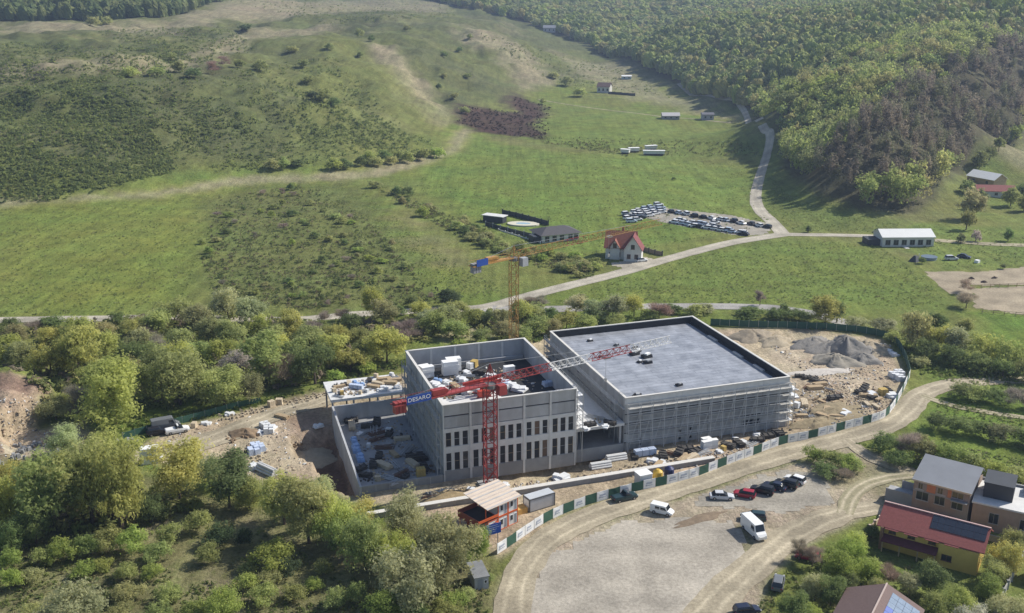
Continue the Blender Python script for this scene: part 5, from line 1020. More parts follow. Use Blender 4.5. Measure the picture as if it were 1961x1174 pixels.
# ------------------------------------------------------------------ houses
TILE = mat('red_tile', (.27,.085,.075), .75, .2, 2.5, bump=.2); TILE_B = mat('brown_tile', (.155,.105,.095), .75, .15, 2.5, bump=.2); TILE_O = mat('orange_tile', (.27,.105,.075), .75, .18, 1.5)
YWALL = mat('yellow_render', (.60,.43,.12), .85, .08, .6); BRICK = mat('hollow_brick', (.46,.23,.14), .9, .2, 1.2, var2=(.36,.27,.21)); WWALL = mat('white_render', (.60,.59,.56), .85, .07, .5); SLATE = mat('grey_roofing', (.235,.245,.265), .5, .1, .4); ANTH = mat('anthracite', (.055,.06,.068), .55, .12, .5)
SOLAR = mat('solar_cell', (.035,.042,.060), .15, .15, 1.5, spec=.6); SOLAR_L = mat('solar_cell_bright', (.20,.26,.34), .15, .2, 1.5, spec=.6)
def slab(par, name, pts, th_, m):
    """thick sheet through 4 points, thickness downward"""
    v = [tuple(p) for p in pts] + [(p[0], p[1], p[2] - th_) for p in pts]
    return MB().add(v, [(0,1,2,3),(7,6,5,4),(0,4,5,1),(1,5,6,2),(2,6,7,3),(3,7,4,0)]).build(name, m, par)
def gable_walls(par, x0, x1, y0, y1, ze, zr, m):
    yc = (y0 + y1) / 2; return MB().add([(x0,y0,-.3),(x1,y0,-.3),(x1,y1,-.3),(x0,y1,-.3),(x0,y0,ze),(x1,y0,ze),(x1,y1,ze),(x0,y1,ze),(x0,yc,zr),(x1,yc,zr)], [(0,1,5,4),(2,3,7,6),(1,2,6,9,5),(3,0,4,8,7),(4,5,9,8),(6,7,8,9),(0,3,2,1)]).build('wall', m, par)
def gable_roof(par, x0, x1, y0, y1, ze, zr, ov, m, th_=.18):
    yc = (y0 + y1) / 2; k = (zr - ze) / (yc - y0); a = ze - k * ov + .06
    slab(par, 'roof', [(x0 - ov, y0 - ov, a), (x1 + ov, y0 - ov, a), (x1 + ov, yc, zr + .06), (x0 - ov, yc, zr + .06)], th_, m)
    slab(par, 'roof', [(x0 - ov, yc + .002, zr + .06), (x1 + ov, yc + .002, zr + .06), (x1 + ov, y1 + ov, a), (x0 - ov, y1 + ov, a)], th_, m)
    return lambda x, y: (x, y, zr + .06 - k * abs(y - yc))
def win(par, x, z, w, h, y, m=GLASS, fr=PWHITE):
    mb = MB(); mb.box(x - w / 2, x + w / 2, y - .05, y - .004, z, z + h); mb.box(x - w / 2 + .07, x - .03, y - .065, y - .051, z + .07, z + h - .07, 1); mb.box(x + .03, x + w / 2 - .07, y - .065, y - .051, z + .07, z + h - .07, 1); o = mb.build('window', [fr, m], par)
    MB().box(x - w / 2 - .08, x + w / 2 + .08, y - .12, y - .004, z - .08, z - .003).build('sill', fr, o); return o
# yellow house
H = empty('yellow_house', (62.9, 156.2, zat(63, 156)), R(-33), 'yellow house with dark red tiled roof and dark solar panels', 'house')
gable_walls(H, 0, 15.6, 0, 7.2, 4.6, 6.7, YWALL); top = gable_roof(H, 0, 15.6, 0, 7.2, 4.6, 6.7, .7, TILE)
bx('ridge_cap', -.7, 16.3, 3.45, 3.75, 6.74, 6.90, mat('ridge_pink', (.50,.34,.32), .8, .1, 1), H)
for x in (1.8, 4.9, 8.2, 11.3): w_ = win(H, x, 3.0, 1.2, 1.1, 0, fr=mat('brown_frame', (.16,.07,.05), .6, .1, 1)); slab(H, 'awning', [(x - 1.1, -.95, 4.1), (x + 1.1, -.95, 4.1), (x + 1.1, -.1, 4.38), (x - 1.1, -.1, 4.38)], .1, TILE)
slab(H, 'porch_roof', [(.4, -1.7, 2.1), (9.3, -1.7, 2.1), (9.3, -.05, 2.75), (.4, -.05, 2.75)], .14, mat('porch_tile', (.13,.04,.045), .75, .15, 2))
for x in (.6, 3.4, 6.3, 9.0): bx('porch_post', x, x + .18, -1.6, -1.42, 0, 2.0, WOOD, H)
bx('wing_wall', 9.4, 15.55, -.9, -.06, -.3, 4.0, YWALL, H); win(H, 10.8, 1.2, 1.6, 1.1, -.9, fr=mat('brown_frame', (.16,.07,.05), .6, .1, 1))
bx('chimney', -.02, .5, -.9, -.2, -.2, 4.2, mat('pipe_brown', (.22,.13,.09), .8, .1, 1), H)
for r_ in range(2):
    for k in range(9):
        xa = 7.4 + k * .95; y0_, y1_ = 1.1 + r_ * 1.15, 1.1 + r_ * 1.15 + 1.1; p0, p1 = top(xa, y0_), top(xa, y1_); slab(H, 'solar_panel', [(xa, y0_, p0[2] + .10), (xa + .92, y0_, p0[2] + .10), (xa + .92, y1_, p1[2] + .10), (xa, y1_, p1[2] + .10)], .05, SOLAR)
win(H, 15.6 + 0, 0, .01, .01, 0) if False else None
# unfinished brick house with grey roof
Gh = empty('brick_house', (72.9, 168.9, zat(73, 169)), R(-36), 'unfinished brick house with smooth grey roof behind the yellow house', 'house')
gable_walls(Gh, 0, 9.6, 0, 9.5, 6.25, 7.3, mat('brick_wall', (.30,.225,.18), .9, .2, .8, var2=(.30,.28,.26)))
MB().add([(-.3,-.5,6.55),(9.9,-.5,6.55),(9.9,7.3,8.5),(-.3,7.3,8.5),(-.3,-.5,6.32),(9.9,-.5,6.32),(9.9,7.3,8.3),(-.3,7.3,8.3),(-.3,9.9,6.7),(9.9,9.9,6.7)], [(0,1,2,3),(7,6,5,4),(0,4,5,1),(1,5,6,2),(0,3,7,4),(3,2,9,8),(7,8,9,6),(2,6,9),(3,8,7)]).build('roof', SLATE, Gh); bx('fascia', -.32, 9.92, -.58, -.51, 6.25, 6.58, STEEL, Gh)
for x, w in ((1.7, 2.2), (4.7, 1.8), (7.7, 2.0)): win(Gh, x, 1.2 + 1.4, w, 1.7, 0, fr=GREYM)
for x, w in ((1.2, .9), (4.6, 1.0), (7.6, 2.0)): win(Gh, x, 4.7, w, 1.2, 0, fr=GREYM)
for x0, x1 in ((2.3, 3.8), (5.9, 6.5)): bx('brick_panel', x0, x1, -.03, -.004, 4.5, 6.2, mat('bright_brick', (.50,.20,.10), .9, .15, 1.5), Gh)
for x0, x1 in ((.3, 1.9), (3.9, 5.6)): bx('grey_panel', x0, x1, -.025, -.004, 4.45, 4.68, CONC, Gh)
bx('balcony', 6.6, 9.4, -.9, -.07, 4.3, 4.5, CONC_D, Gh); bx('floor_band', 0, 9.6, -.06, -.003, 4.15, 4.40, CONC_D, Gh); bx('terrace_wall', -5.0, -.2, 1.0, 1.3, -.2, 2.6, CONC_D, Gh); bx('terrace_wall', -3.0, -.2, 4.0, 4.3, -.2, 3.4, CONC_D, Gh); bx('terrace', -5.0, -.2, 1.31, 3.99, -.2, 2.0, CONC, Gh)
bx('yard_wall', -.2, 9.5, -3.2, -3.0, -.2, 1.4, mat('green_wall', (.16,.20,.17), .9, .15, 1), Gh)
F = empty('flat_roof_house', (81.2, 163.0, zat(81, 163)), R(-30), 'flat-roofed brick house with dark stair box on its pale roof', 'house')
bx('wall', 0, 22, 0, 10, -.3, 4.8, mat('plain_brick', (.36,.27,.21), .9, .15, 1), F); bx('roof', -.2, 22.2, -.2, 10.2, 4.801, 5.1, CONC_L, F); bx('roof_kerb', -.2, 22.2, 9.8, 10.2, 5.101, 5.5, CONC_D, F); bx('stair_box', 1.2, 6.0, 2.6, 7.6, 5.101, 7.9, ANTH, F); slab(F, 'stair_box_roof', [(1.1, 2.5, 8.0), (6.1, 2.5, 8.0), (6.1, 7.7, 8.3), (1.1, 7.7, 8.3)], .2, ANTH); bx('upper_block', 7.5, 20, 6.6, 9.7, 5.102, 6.2, CONC, F)
for x in (3.6, 8.5, 10.6): win(F, x, 1.6, 1.6, 2.0, 0, fr=GREYM)
bx('yard_wall', .5, 20, -3.6, -3.4, -.2, 1.2, CONC_D, F)
# brown roofed house cut by the lower edge
E_ = empty('brown_house', (51.6, 127.4, zat(52, 127)), R(58.3), 'house with plain brown roof and bright solar panels at the bottom edge', 'house')
gable_walls(E_, -5, 9.0, -5.0, 5.4, 3.4, 5.75, WWALL); top = gable_roof(E_, -5, 9.0, -5.0, 5.4, 3.4, 5.75, .5, TILE_B); bx('ridge_cap', -5.5, 9.5, .08, .32, 5.78, 5.92, mat('ridge_pale', (.45,.36,.32), .8, .1, 1), E_)
for r_ in range(4):
    for k in range(5):
        xa = 1.6 + k * 1.32; y0_ = -1.0 - r_ * 1.02; y1_ = y0_ - .98; p0, p1 = top(xa, y0_), top(xa, y1_); slab(E_, 'solar_panel', [(xa, y1_, p1[2] + .1), (xa + 1.27, y1_, p1[2] + .1), (xa + 1.27, y0_, p0[2] + .1), (xa, y0_, p0[2] + .1)], .05, SOLAR_L if r_ or k > 1 else BLUE)
# lean-to at the right edge
q = W1(1968, 1112); t = empty('lean_to', q, R(-35), 'small brown-roofed lean-to at the right edge', 'shed'); bx('wall', 0, 5, 0, 3.5, -.2, 2.3, mat('plank_wall', (.20,.17,.14), .9, .2, 1), t); slab(t, 'roof', [(-.5, -.7, 2.4), (5.5, -.7, 2.4), (5.5, 4, 3.4), (-.5, 4, 3.4)], .12, TILE_B); bx('post', -.4, -.25, -.6, -.45, 0, 2.3, PWHITE, t)
# garden walls of the yellow house
def post_wall(label, px, step, hgt, m1, m2, name='garden_wall'):
    c = catmull(WP(px), .4); d = np.concatenate([[0], np.cumsum(np.linalg.norm(np.diff(c, axis=0), axis=1))]); n = max(1, int(d[-1] / step)); o = np.array([*c[0], zat(*c[0])]); t = empty(name, tuple(o), 0, label, 'wall'); S = np.linspace(0, d[-1], n + 1); X = np.interp(S, d, c[:, 0]); Y = np.interp(S, d, c[:, 1]); Z = height(X, Y)
    for k in range(n + 1):
        p = np.array([X[k], Y[k], Z[k]]) - o; MB().box(-.2, .2, -.2, .2, -.2, hgt + .35).build('pillar', m1, t, tuple(p))
        if k < n: l = math.hypot(X[k + 1] - X[k], Y[k + 1] - Y[k]); MB().box(.2, l - .2, -.09, .09, -.2, hgt).build('wall_panel', m2, t, tuple(p), math.atan2(Y[k + 1] - Y[k], X[k + 1] - X[k]))
    return t
post_wall('pale garden wall with pillars beside the yellow house', [(1632,1044),(1650,1030),(1668,1014),(1684,1000)], 2.0, 1.0, mat('pillar_pink', (.60,.48,.42), .85, .1, 1), mat('wall_ochre', (.58,.45,.34), .85, .1, 1))
post_wall('weathered pale garden fence at the lower right edge', [(1958,1072),(1940,1105),(1922,1140),(1905,1175)], 2.6, 1.3, CONC_D, mat('weathered_board', (.35,.34,.31), .9, .2, 1.5), 'garden_fence')
# ------------------------------------------------------------------ valley buildings
t = empty('white_barn', (135.4, 366.6, 0), R(1.5), 'long white barn with dark window row beside the pale road', 'barn'); gable_walls(t, 0, 19.0, 0, 9.5, 3.7, 5.6, WWALL); gable_roof(t, 0, 19.0, 0, 9.5, 3.7, 5.6, .4, mat('white_roofing', (.72,.72,.70), .6, .06, .4))
for k in range(6): win(t, 2.0 + k * 3.0, .6, 1.9, 2.0, 0, fr=GREYM)
bx('ramp', 7.5, 9.0, -3.2, -.1, -.2, .12, COPE, t); bx('lean_to', -4.6, -.05, 2.0, 8.0, -.2, 2.2, ANTH, t)
def simple_house(name, label, px, py, rz, lx, ly, ze, zr, wm, rm, nw=2):
    P = W1(px, py); t = empty(name, (P[0], P[1], P[2]), R(rz), label, 'house'); gable_walls(t, -lx / 2, lx / 2, 0, ly, ze, zr, wm); gable_roof(t, -lx / 2, lx / 2, 0, ly, ze, zr, .5, rm)
    for k in range(nw): win(t, -lx / 2 + lx * (k + .5) / nw, ze * .3, min(1.4, lx / nw * .6), ze * .4, 0, fr=GREYM)
    return t
simple_house('farm_barn', 'barn with bright white roof on the farm at the right', 1876, 354, -62, 15, 9, 3.6, 6.0, WOOD, WHITE, 2)
simple_house('farmhouse', 'low farmhouse with dull red roof and white wall', 1907, 378, -8, 16, 7, 3.0, 5.0, WWALL, TILE, 3)
simple_house('far_cottage', 'long grey cottage on the far green field', 1285, 229, 0, 12, 7, 2.8, 4.6, mat('grey_render', (.30,.30,.33), .85, .1, .5), mat('pale_roofing', (.50,.48,.48), .7, .1, .5), 3)
simple_house('far_cottage', 'small square grey house right of the long cottage', 1356, 230, 0, 8, 7, 4.0, 5.0, mat('grey_render2', (.38,.38,.43), .85, .1, .5), mat('dark_roofing', (.14,.14,.16), .7, .1, .5), 2)
simple_house('far_villa', 'white house with brown roof at the head of the valley', 1155, 178, -20, 11, 9, 5.5, 8.5, WWALL, TILE_B, 3)
simple_house('far_shed', 'pale blue shed on the slope below the forest', 1200, 152, 0, 9, 5, 3.0, 3.8, mat('pale_blue', (.42,.52,.55), .7, .1, .5), WHITE, 2)
simple_house('far_lodge', 'grey lodge at the forest edge high in the valley', 1052, 62, 0, 16, 10, 6, 9, mat('grey_render3', (.42,.42,.44), .85, .1, .5), SLATE, 3)
post_wall('dark hedge-like fence beside the far white house', [(1165,180),(1190,182),(1216,184)], 5, 2.0, ANTH, ANTH, 'far_fence')
# house with steep red roofs
P = W1(1193, 497); t = empty('red_roof_house', (P[0], P[1], P[2]), R(-12), 'white house with steep red roofs and two front gables by the road', 'house')
gable_walls(t, -6.2, 3.8, 0, 9, 4.6, 9.2, WWALL); gable_roof(t, -6.2, 3.8, 0, 9, 4.6, 9.2, .6, TILE_O)
def front_gable(x0, x1, yf, yb, ze, zr, m):
    xc = (x0 + x1) / 2; MB().add([(x0,yf,-.3),(x1,yf,-.3),(x1,yf,ze),(xc,yf,zr),(x0,yf,ze),(x0,yb,-.3),(x1,yb,-.3),(x1,yb,ze),(xc,yb,zr),(x0,yb,ze)], [(0,1,2,3,4),(9,8,7,6,5),(0,4,9,5),(1,6,7,2),(4,3,8,9),(3,2,7,8)]).build('wall', WWALL, t)
    k = (zr - ze) / (xc - x0); ov = .5; slab(t, 'roof', [(x0 - ov, yf - ov, ze - k * ov + .1), (xc, yf - ov, zr + .1), (xc, yb, zr + .1), (x0 - ov, yb, ze - k * ov + .1)], .18, m); slab(t, 'roof', [(xc + .002, yf - ov, zr + .1), (x1 + ov, yf - ov, ze - k * ov + .1), (x1 + ov, yb, ze - k * ov + .1), (xc + .002, yb, zr + .1)], .18, m)
front_gable(.5, 6.5, -2.4, 4.5, 4.6, 9.0, mat('shaded_wing_tile', (.20,.06,.06), .75, .15, 1.5)); front_gable(-4.6, -1.2, -.6, 3.5, 4.4, 7.0, TILE_O)  # wing roof tile coloured darker to paint in its shaded slope
for x, z, y in ((2.2, 1.0, -2.4), (4.8, 1.0, -2.4), (3.5, 4.4, -2.4), (-2.9, 4.2, -.6), (-4.3, .9, 0), (-1.6, .9, 0)): win(t, x, z, 1.3, 1.6, y, fr=mat('brown_frame', (.16,.07,.05), .6, .1, 1))
bx('chimney', -1.2, -.5, 5.2, 5.9, 8.0, 10.3, TILE_O, t)
# low villa with walled garden
P = W1(1076, 462); v_ = empty('low_villa', (P[0], P[1], P[2]), R(22), 'low villa with wide dark hipped roof', 'house'); bx('wall', -8, 7, 0, 10, -.2, 2.9, WWALL, v_)
MB().add([(-9,-1,2.9),(8,-1,2.9),(8,11,2.9),(-9,11,2.9),(-4,5,4.9),(3,5,4.9)], [(0,1,5,4),(1,2,5),(2,3,4,5),(3,0,4),(0,3,2,1)]).build('roof', mat('villa_roof', (.085,.08,.085), .7, .15, 1), v_)
for x in (-6, -3, 0, 3.5, 5.8): win(v_, x, .4, 1.8, 2.0, 0, fr=GREYM)
bx('porch', -11, -8.05, 1, 6, -.2, 2.4, ANTH, v_)
P = W1(925, 424); w_ = empty('pool_house', (P[0], P[1], P[2]), R(-28), 'flat-roofed pool house at the end of the villa garden', 'house'); bx('wall', 0, 9, 0, 3.5, -.2, 2.6, ANTH, w_); bx('roof', -.4, 9.4, -.6, 4.0, 2.601, 2.85, CONC_L, w_)
P = W1(1002, 430); o = MB(); 
for k in range(1): o.add([(6.5 * math.cos(a), 4.0 * math.sin(a), z) for z in (0, .5) for a in np.linspace(0, 6.283, 24, endpoint=False)], [tuple(range(24, 48))] + [(i, (i + 1) % 24, 24 + (i + 1) % 24, 24 + i) for i in range(24)])
pd = empty('garden_pool', (P[0], P[1], P[2]), R(-10), 'oval pool with broad pale deck in the villa garden', 'pool'); o.build('deck', mat('cream_stone', (.58,.55,.44), .8, .06, .6), pd); MB().add([(3.0 * math.cos(a), 1.7 * math.sin(a), .51) for a in np.linspace(0, 6.283, 20, endpoint=False)] + [(3.0 * math.cos(a), 1.7 * math.sin(a), .40) for a in np.linspace(0, 6.283, 20, endpoint=False)], [tuple(range(20))] + [(i, (i + 1) % 20, 20 + (i + 1) % 20, 20 + i) for i in range(20)]).build('water', mat('pool_water', (.30,.42,.46), .1, .05, 1), pd)
post_wall('dark rear wall of the villa garden', [(962,410),(990,416),(1020,424),(1050,432)], 4, 1.9, ANTH, ANTH); post_wall('dark front wall of the villa garden', [(930,432),(960,440),(990,448),(1020,455)], 4, 1.5, GREYM, ANTH); post_wall('white kerb wall along the front of the villa plot', [(955,441),(1000,455),(1035,466)], 4, .4, PWHITE, WWALL)
post_wall('dark fence with piers right of the house with red roofs', [(1232,480),(1250,486),(1268,490)], 3, 1.5, ANTH, mat('plank_wall', (.20,.17,.14), .9, .2, 1), 'garden_fence')
for k, (x, y) in enumerate(((1205, 292), (1232, 297), (1238, 288), (1188, 294))):
    P = W1(x, y); q = empty('white_trailer', P, R((8, -4, 20, -25)[k]), ('small white trailer', 'long white awning trailer', 'white caravan set back', 'tilted white trailer')[k] + ' beside the shrub row in the far field', 'trailer'); l = (6, 12, 7, 5)[k]; bx('body', 0, l, 0, 2.4, .7, 2.4, CABW, q); bx('roof', -.3, l + .3, -.3, 2.7, 2.401, 2.6, WHITE, q); bx('skirt', .5, l - .5, .2, 2.2, 0, .69, VOID, q)
P = W1(1779, 496); MB().cyl((0, 0, 0), (0, 0, .9), 2.6, 20).cyl((0, 0, .9), (0, 0, .95), 2.75, 20, 1).build('paddling_pool', [mat('pool_side', (.25,.30,.34), .6, .1, 1), mat('pool_cover', (.12,.16,.20), .4, .1, 1)], None, P); o = bpy.data.objects['paddling_pool']; tag(o, 'round covered pool on the grass below the white barn', 'pool')
for k, (x, y) in enumerate(((1752, 500), (1871, 503))):
    P = W1(x, y); q = empty('tarp_heap' if k == 0 else 'white_crate', P, .4, ('dark tarpaulin tent on the grass left of the round pool', 'small white crate on the grass at the edge of the paddock')[k], ('tent', 'crate')[k]); MB().rbox(0, 0, -.05, (4, 1.6)[k], (3, 1.4)[k], (2.0, 1.0)[k], .3, 0, (.25, .95)[k]).build('cover', ANTH if k == 0 else WHITE, q); MB().beam((1.6 - k, 0, 0), (1.6 - k, 0, 2.6 - k * 1.5), .15).build('pole', PWHITE, q)
for x0, y0, x1, y1, lab in ((1862, 553, 1961, 549, 'rail fence between paddock and sand arena'), (1880, 600, 1961, 606, 'rail fence along the near side of the sand arena')):
    a, b_ = W1(x0, y0), W1(x1, y1); q = empty('rail_fence', a, math.atan2(b_[1] - a[1], b_[0] - a[0]), lab, 'fence'); l = math.hypot(b_[0] - a[0], b_[1] - a[1])
    for k in range(int(l / 3) + 1): bx('post', k * 3, k * 3 + .15, -.08, .08, 0, 1.3, WOOD, q)
    for z in (.55, 1.1): bx('rail', 0, l, -.13, -.085, z, z + .12, WOOD, q)

# ------------------------------------------------------------------ heaps, stacks and litter of the works
def heap(name, label, px, py, rx, ry, h, m, seed, group=None, sharp=1.1):
    P = W1(px, py); n, k = 28, 9; V = [(0, 0, h)]; rs = np.random.RandomState(seed); ph = rs.rand(6) * 6.28
    for j in range(1, k + 1):
        f = j / k
        for i in range(n):
            a = 6.2832 * i / n; w = 1 + .20 * math.sin(2 * a + ph[0]) + .14 * math.sin(5 * a + ph[1]) + .10 * math.sin(9 * a + ph[2]); z = h * max(0, (1 - f ** sharp)) * (1 + .25 * math.sin(3 * a + ph[3]) * f + .12 * math.sin(7 * a + ph[4]) * f) + rs.normal() * h * .07 * (f < .98)
            V.append((rx * f * w * math.cos(a), ry * f * w * math.sin(a), z if j < k else -.35))
    F_ = [(0, 1 + i, 1 + (i + 1) % n) for i in range(n)] + [(1 + (j - 1) * n + i, 1 + j * n + i, 1 + j * n + (i + 1) % n, 1 + (j - 1) * n + (i + 1) % n) for j in range(1, k) for i in range(n)]
    o = MB().add(V, F_).build(name, m, None, P, rs.rand() * .6); o.data.polygons.foreach_set('use_smooth', [True] * len(F_)); return tag(o, label, 'heap', group)
GREYH = mat('grey_gravel_heap', (.24,.225,.205), .95, .2, 1.5, bump=.5); TANH = mat('sand_heap', (.38,.32,.23), .95, .18, 1.0, bump=.4); BRNH = mat('earth_heap', (.23,.165,.105), .95, .3, .8, bump=.6)
heap('gravel_heap', 'tall pointed grey gravel heap at the back of the yard', 1620, 672, 6.5, 6, 4.2, GREYH, 1); heap('gravel_heap', 'grey heap before the tall pointed one', 1650, 692, 4.5, 4.0, 2.4, GREYH, 2); heap('gravel_heap', 'broad sandy-grey heap left of the small grey one', 1600, 694, 6.5, 4.5, 2.4, mat('mixed_heap', (.31,.28,.23), .95, .2, 1.2, bump=.5), 3); heap('gravel_heap', 'dark grey flattened heap near the green fence', 1555, 660, 7, 4, 2.2, GREYH, 4); heap('gravel_heap', 'middle grey heap joining the gravel ridge', 1585, 668, 6, 4, 2.0, GREYH, 5)
heap('earth_heap', 'low tan spoil heap behind the hall', 1485, 655, 6, 4, 1.6, TANH, 6); heap('earth_heap', 'brown spoil bank right of the hall', 1440, 645, 6, 6, 2.0, mat('bank', (.28,.235,.175), .95, .25, 1.0, bump=.5), 7); heap('sand_heap', 'tan sand heap right of the scattered rubble', 1670, 670, 6, 5, 2.2, TANH, 8); heap('earth_heap', 'spoil heap beside the pit left of the basement', 585, 880, 7, 9, 1.2, TANH, 9); heap('earth_heap', 'brown earth heap in front of the basement wall', 860, 953, 7, 2.2, 1.3, mat('rough_earth', (.33,.25,.14), .95, .35, 1.2, bump=.7), 10)
heap('earth_heap', 'dark brown rubble heap beside the haul road', 470, 832, 3.6, 2.4, 1.5, BRNH, 11); heap('gravel_heap', 'white gravel spread in the middle of the yard', 1580, 712, 9, 3, .5, mat('white_gravel', (.52,.48,.43), .95, .15, 1.5, bump=.4), 12); heap('earth_heap', 'low weedy rubble bank at the right of the hall', 1600, 790, 9, 5, 1.1, mat('weedy', (.26,.21,.13), .95, .4, 1.0, bump=.7), 13); heap('earth_heap', 'rubble bank behind the hoarding right of the hall', 1560, 812, 7, 3, 1.2, mat('weedy', (.26,.21,.13), .95, .4, 1.0, bump=.7), 14); heap('earth_heap', 'long soil bank along the gravel yard', 1340, 994, 7, 1.2, .35, mat('bank_soil', (.21,.16,.11), .95, .3, 1.0, bump=.6), 15)
for k, (x, y) in enumerate(((1860, 534), (1884, 541), (1904, 533))): heap('muck_heap', ('left', 'front', 'right')[k] + ' of three dark muck heaps on the sandy paddock', x, y, 1.2, .9, .7, mat('muck', (.05,.035,.03), .95, .2, 2), 20 + k)
BAGW = mat('bag_white', (.66,.67,.68), .75, .12, 2); BAGB = mat('bag_bluewhite', (.50,.57,.70), .7, .2, 1.5); TARP = mat('blue_film', (.25,.38,.62), .45, .3, 1.2); PLY = mat('plywood', (.45,.34,.21), .85, .2, 1); RUST = mat('rebar', (.16,.09,.06), .8, .3, 2); DRKP = mat('dark_formwork', (.065,.06,.055), .8, .3, 1.2); OCH = mat('yellow_board', (.50,.36,.12), .8, .15, 1)
JM = {}
def junk_mesh(kind, k):
    if (kind, k) in JM: return JM[kind, k]
    rs = random.Random(hash(kind) % 97 + k * 13 + len(kind) * 7); mb = MB(); M_ = None
    if kind == 'timber_stack':
        for j in range(5):
            for i in range(4): mb.box(-1.6 + rs.uniform(-.2, .2), 1.6 + rs.uniform(-.2, .2), i * .3 - .6, i * .3 - .34, j * .14, j * .14 + .12)
        for x in (-1, 1): mb.box(x - .05, x + .05, -.6, .6, -.1, 0)
        M_ = [WOOD, WOODP, PLY][k % 3]
    elif kind == 'dark_formwork':
        for j in range(4): mb.rbox(rs.uniform(-.1, .1), rs.uniform(-.1, .1), j * .17, 2.4, 1.2, .14, rs.uniform(-.1, .1))
        for x in (-1.0, 0, 1.0): mb.beam((x, -.6, .7), (x + .3, .6, .78), .12)
        M_ = DRKP
    elif kind == 'props':
        for j in range(9): y = j * .14 - .6; mb.cyl((-1.5 + rs.uniform(-.3, .3), y, .1 + .1 * (j % 3)), (1.5 + rs.uniform(-.3, .3), y + rs.uniform(-.3, .3), .1 + .1 * (j % 3)), .055, 6)
        M_ = [RUST, STEEL][k % 2]
    elif kind == 'big_bag':
        for i in range(2):
            for j in range(2): mb.rbox(i * 1.05 - .5 + rs.uniform(-.06, .06), j * 1.05 - .5 + rs.uniform(-.06, .06), 0, .96, .96, .9 + .25 * rs.random(), rs.uniform(-.15, .15), 0, .86)
        M_ = [BAGW, BAGB][k % 2]
    elif kind == 'insulation':
        for j in range(4): mb.rbox(rs.uniform(-.06, .06), rs.uniform(-.06, .06), j * .52, 2.3, 1.25, .5, rs.uniform(-.04, .04))
        M_ = WHITE
    elif kind == 'white_sheet':
        mb.rbox(0, 0, 0, 2.2, 1.4, .3, .1, 0, .95); mb.rbox(.3, .1, .3, 1.6, 1.1, .25, .5, 0, .9); mb.rbox(-.6, .5, .0, 1.0, .8, .6, .9, 0, .8); M_ = BAGW
    elif kind == 'blue_film':
        mb.rbox(0, 0, 0, 1.3, 2.6, .5, 0, 0, .9); mb.rbox(.1, .6, .5, 1.1, 1.0, .3, .2, 0, .85); mb.rbox(.0, -.6, .5, 1.0, .9, .25, -.3, 0, .85); M_ = TARP
    elif kind == 'block_pallet':
        mb.box(-.6, .6, -.5, .5, 0, .12)
        for j in range(3):
            for i in range(3): mb.box(-.56 + i * .38, -.22 + i * .38, -.46, .46, .13 + j * .31, .42 + j * .31)
        M_ = [CONC_L, WOODP, OCH, BAGW][k % 4]
    elif kind == 'pipe_stack':
        for j in range(3):
            for i in range(4 - j): mb.cyl((-2.4, i * .5 + j * .25 - .75, .25 + j * .43), (2.4, i * .5 + j * .25 - .75, .25 + j * .43), .24, 9)
        M_ = CONC_L
    elif kind == 'rubble':
        for j in range(12): mb.rbox(rs.normalvariate(0, .8), rs.normalvariate(0, .6), -.1, rs.uniform(.2, .7), rs.uniform(.2, .5), rs.uniform(.2, .55), rs.random() * 3, 0, .7)
        M_ = [BRNH, CONC_D, TANH, DRKP][k % 4]
    elif kind == 'tank':
        for i in range(3):
            mb.box(i * 1.2 - 1.75, i * 1.2 - .65, -.5, .5, .15, 1.1)
            for q_ in range(5): mb.box(i * 1.2 - 1.77 + q_ * .27, i * 1.2 - 1.74 + q_ * .27, -.53, .53, .1, 1.13)
        M_ = BAGB
    JM[kind, k] = (mb.mesh(kind, M_), 0); return JM[kind, k]
JN = {'timber_stack': ('stack of %s boards', 'timber'), 'dark_formwork': ('dark formwork stack', 'formwork'), 'props': ('bundle of %s props', 'props'), 'big_bag': ('%s big bags', 'bags'), 'insulation': ('pile of white insulation packs', 'insulation'), 'white_sheet': ('heap of white sheets', 'sheeting'), 'blue_film': ('pallet under shiny blue film', 'pallet'), 'block_pallet': ('pallet of %s blocks', 'pallet'), 'pipe_stack': ('stack of pale concrete pipes', 'pipes'), 'rubble': ('%s rubble patch', 'rubble'), 'tank': ('row of caged pale water tanks', 'tanks')}
JC = {'timber_stack': ['tan', 'pale', 'brown'], 'props': ['rusty', 'grey steel'], 'big_bag': ['white', 'bluish'], 'block_pallet': ['grey', 'pale wooden', 'ochre', 'white'], 'rubble': ['brown', 'grey', 'sandy', 'dark']}
def junk(kind, P, zone, s=1.0, a=None, k=None):
    k = rng.randrange(4) if k is None else k; me, _ = junk_mesh(kind, k); o = place(kind, me, None, tuple(P), rng.random() * 3.14 if a is None else a); o.scale = (s, s, s)
    lab, cat = JN[kind]; lab = (lab % JC[kind][k % len(JC[kind])] if '%' in lab else lab) + ' ' + zone; return tag(o, lab, cat, lab)
def jx(lst, zone, z=None):
    for kind, x, y, *r in lst:
        if z is None: P = W1(x, y); P = (P[0], P[1], P[2] + .02)
        else: P = onz(x, y, z)
        junk(kind, P, zone, *(r or [1.0]))
zb = 'on the shaded basement floor'
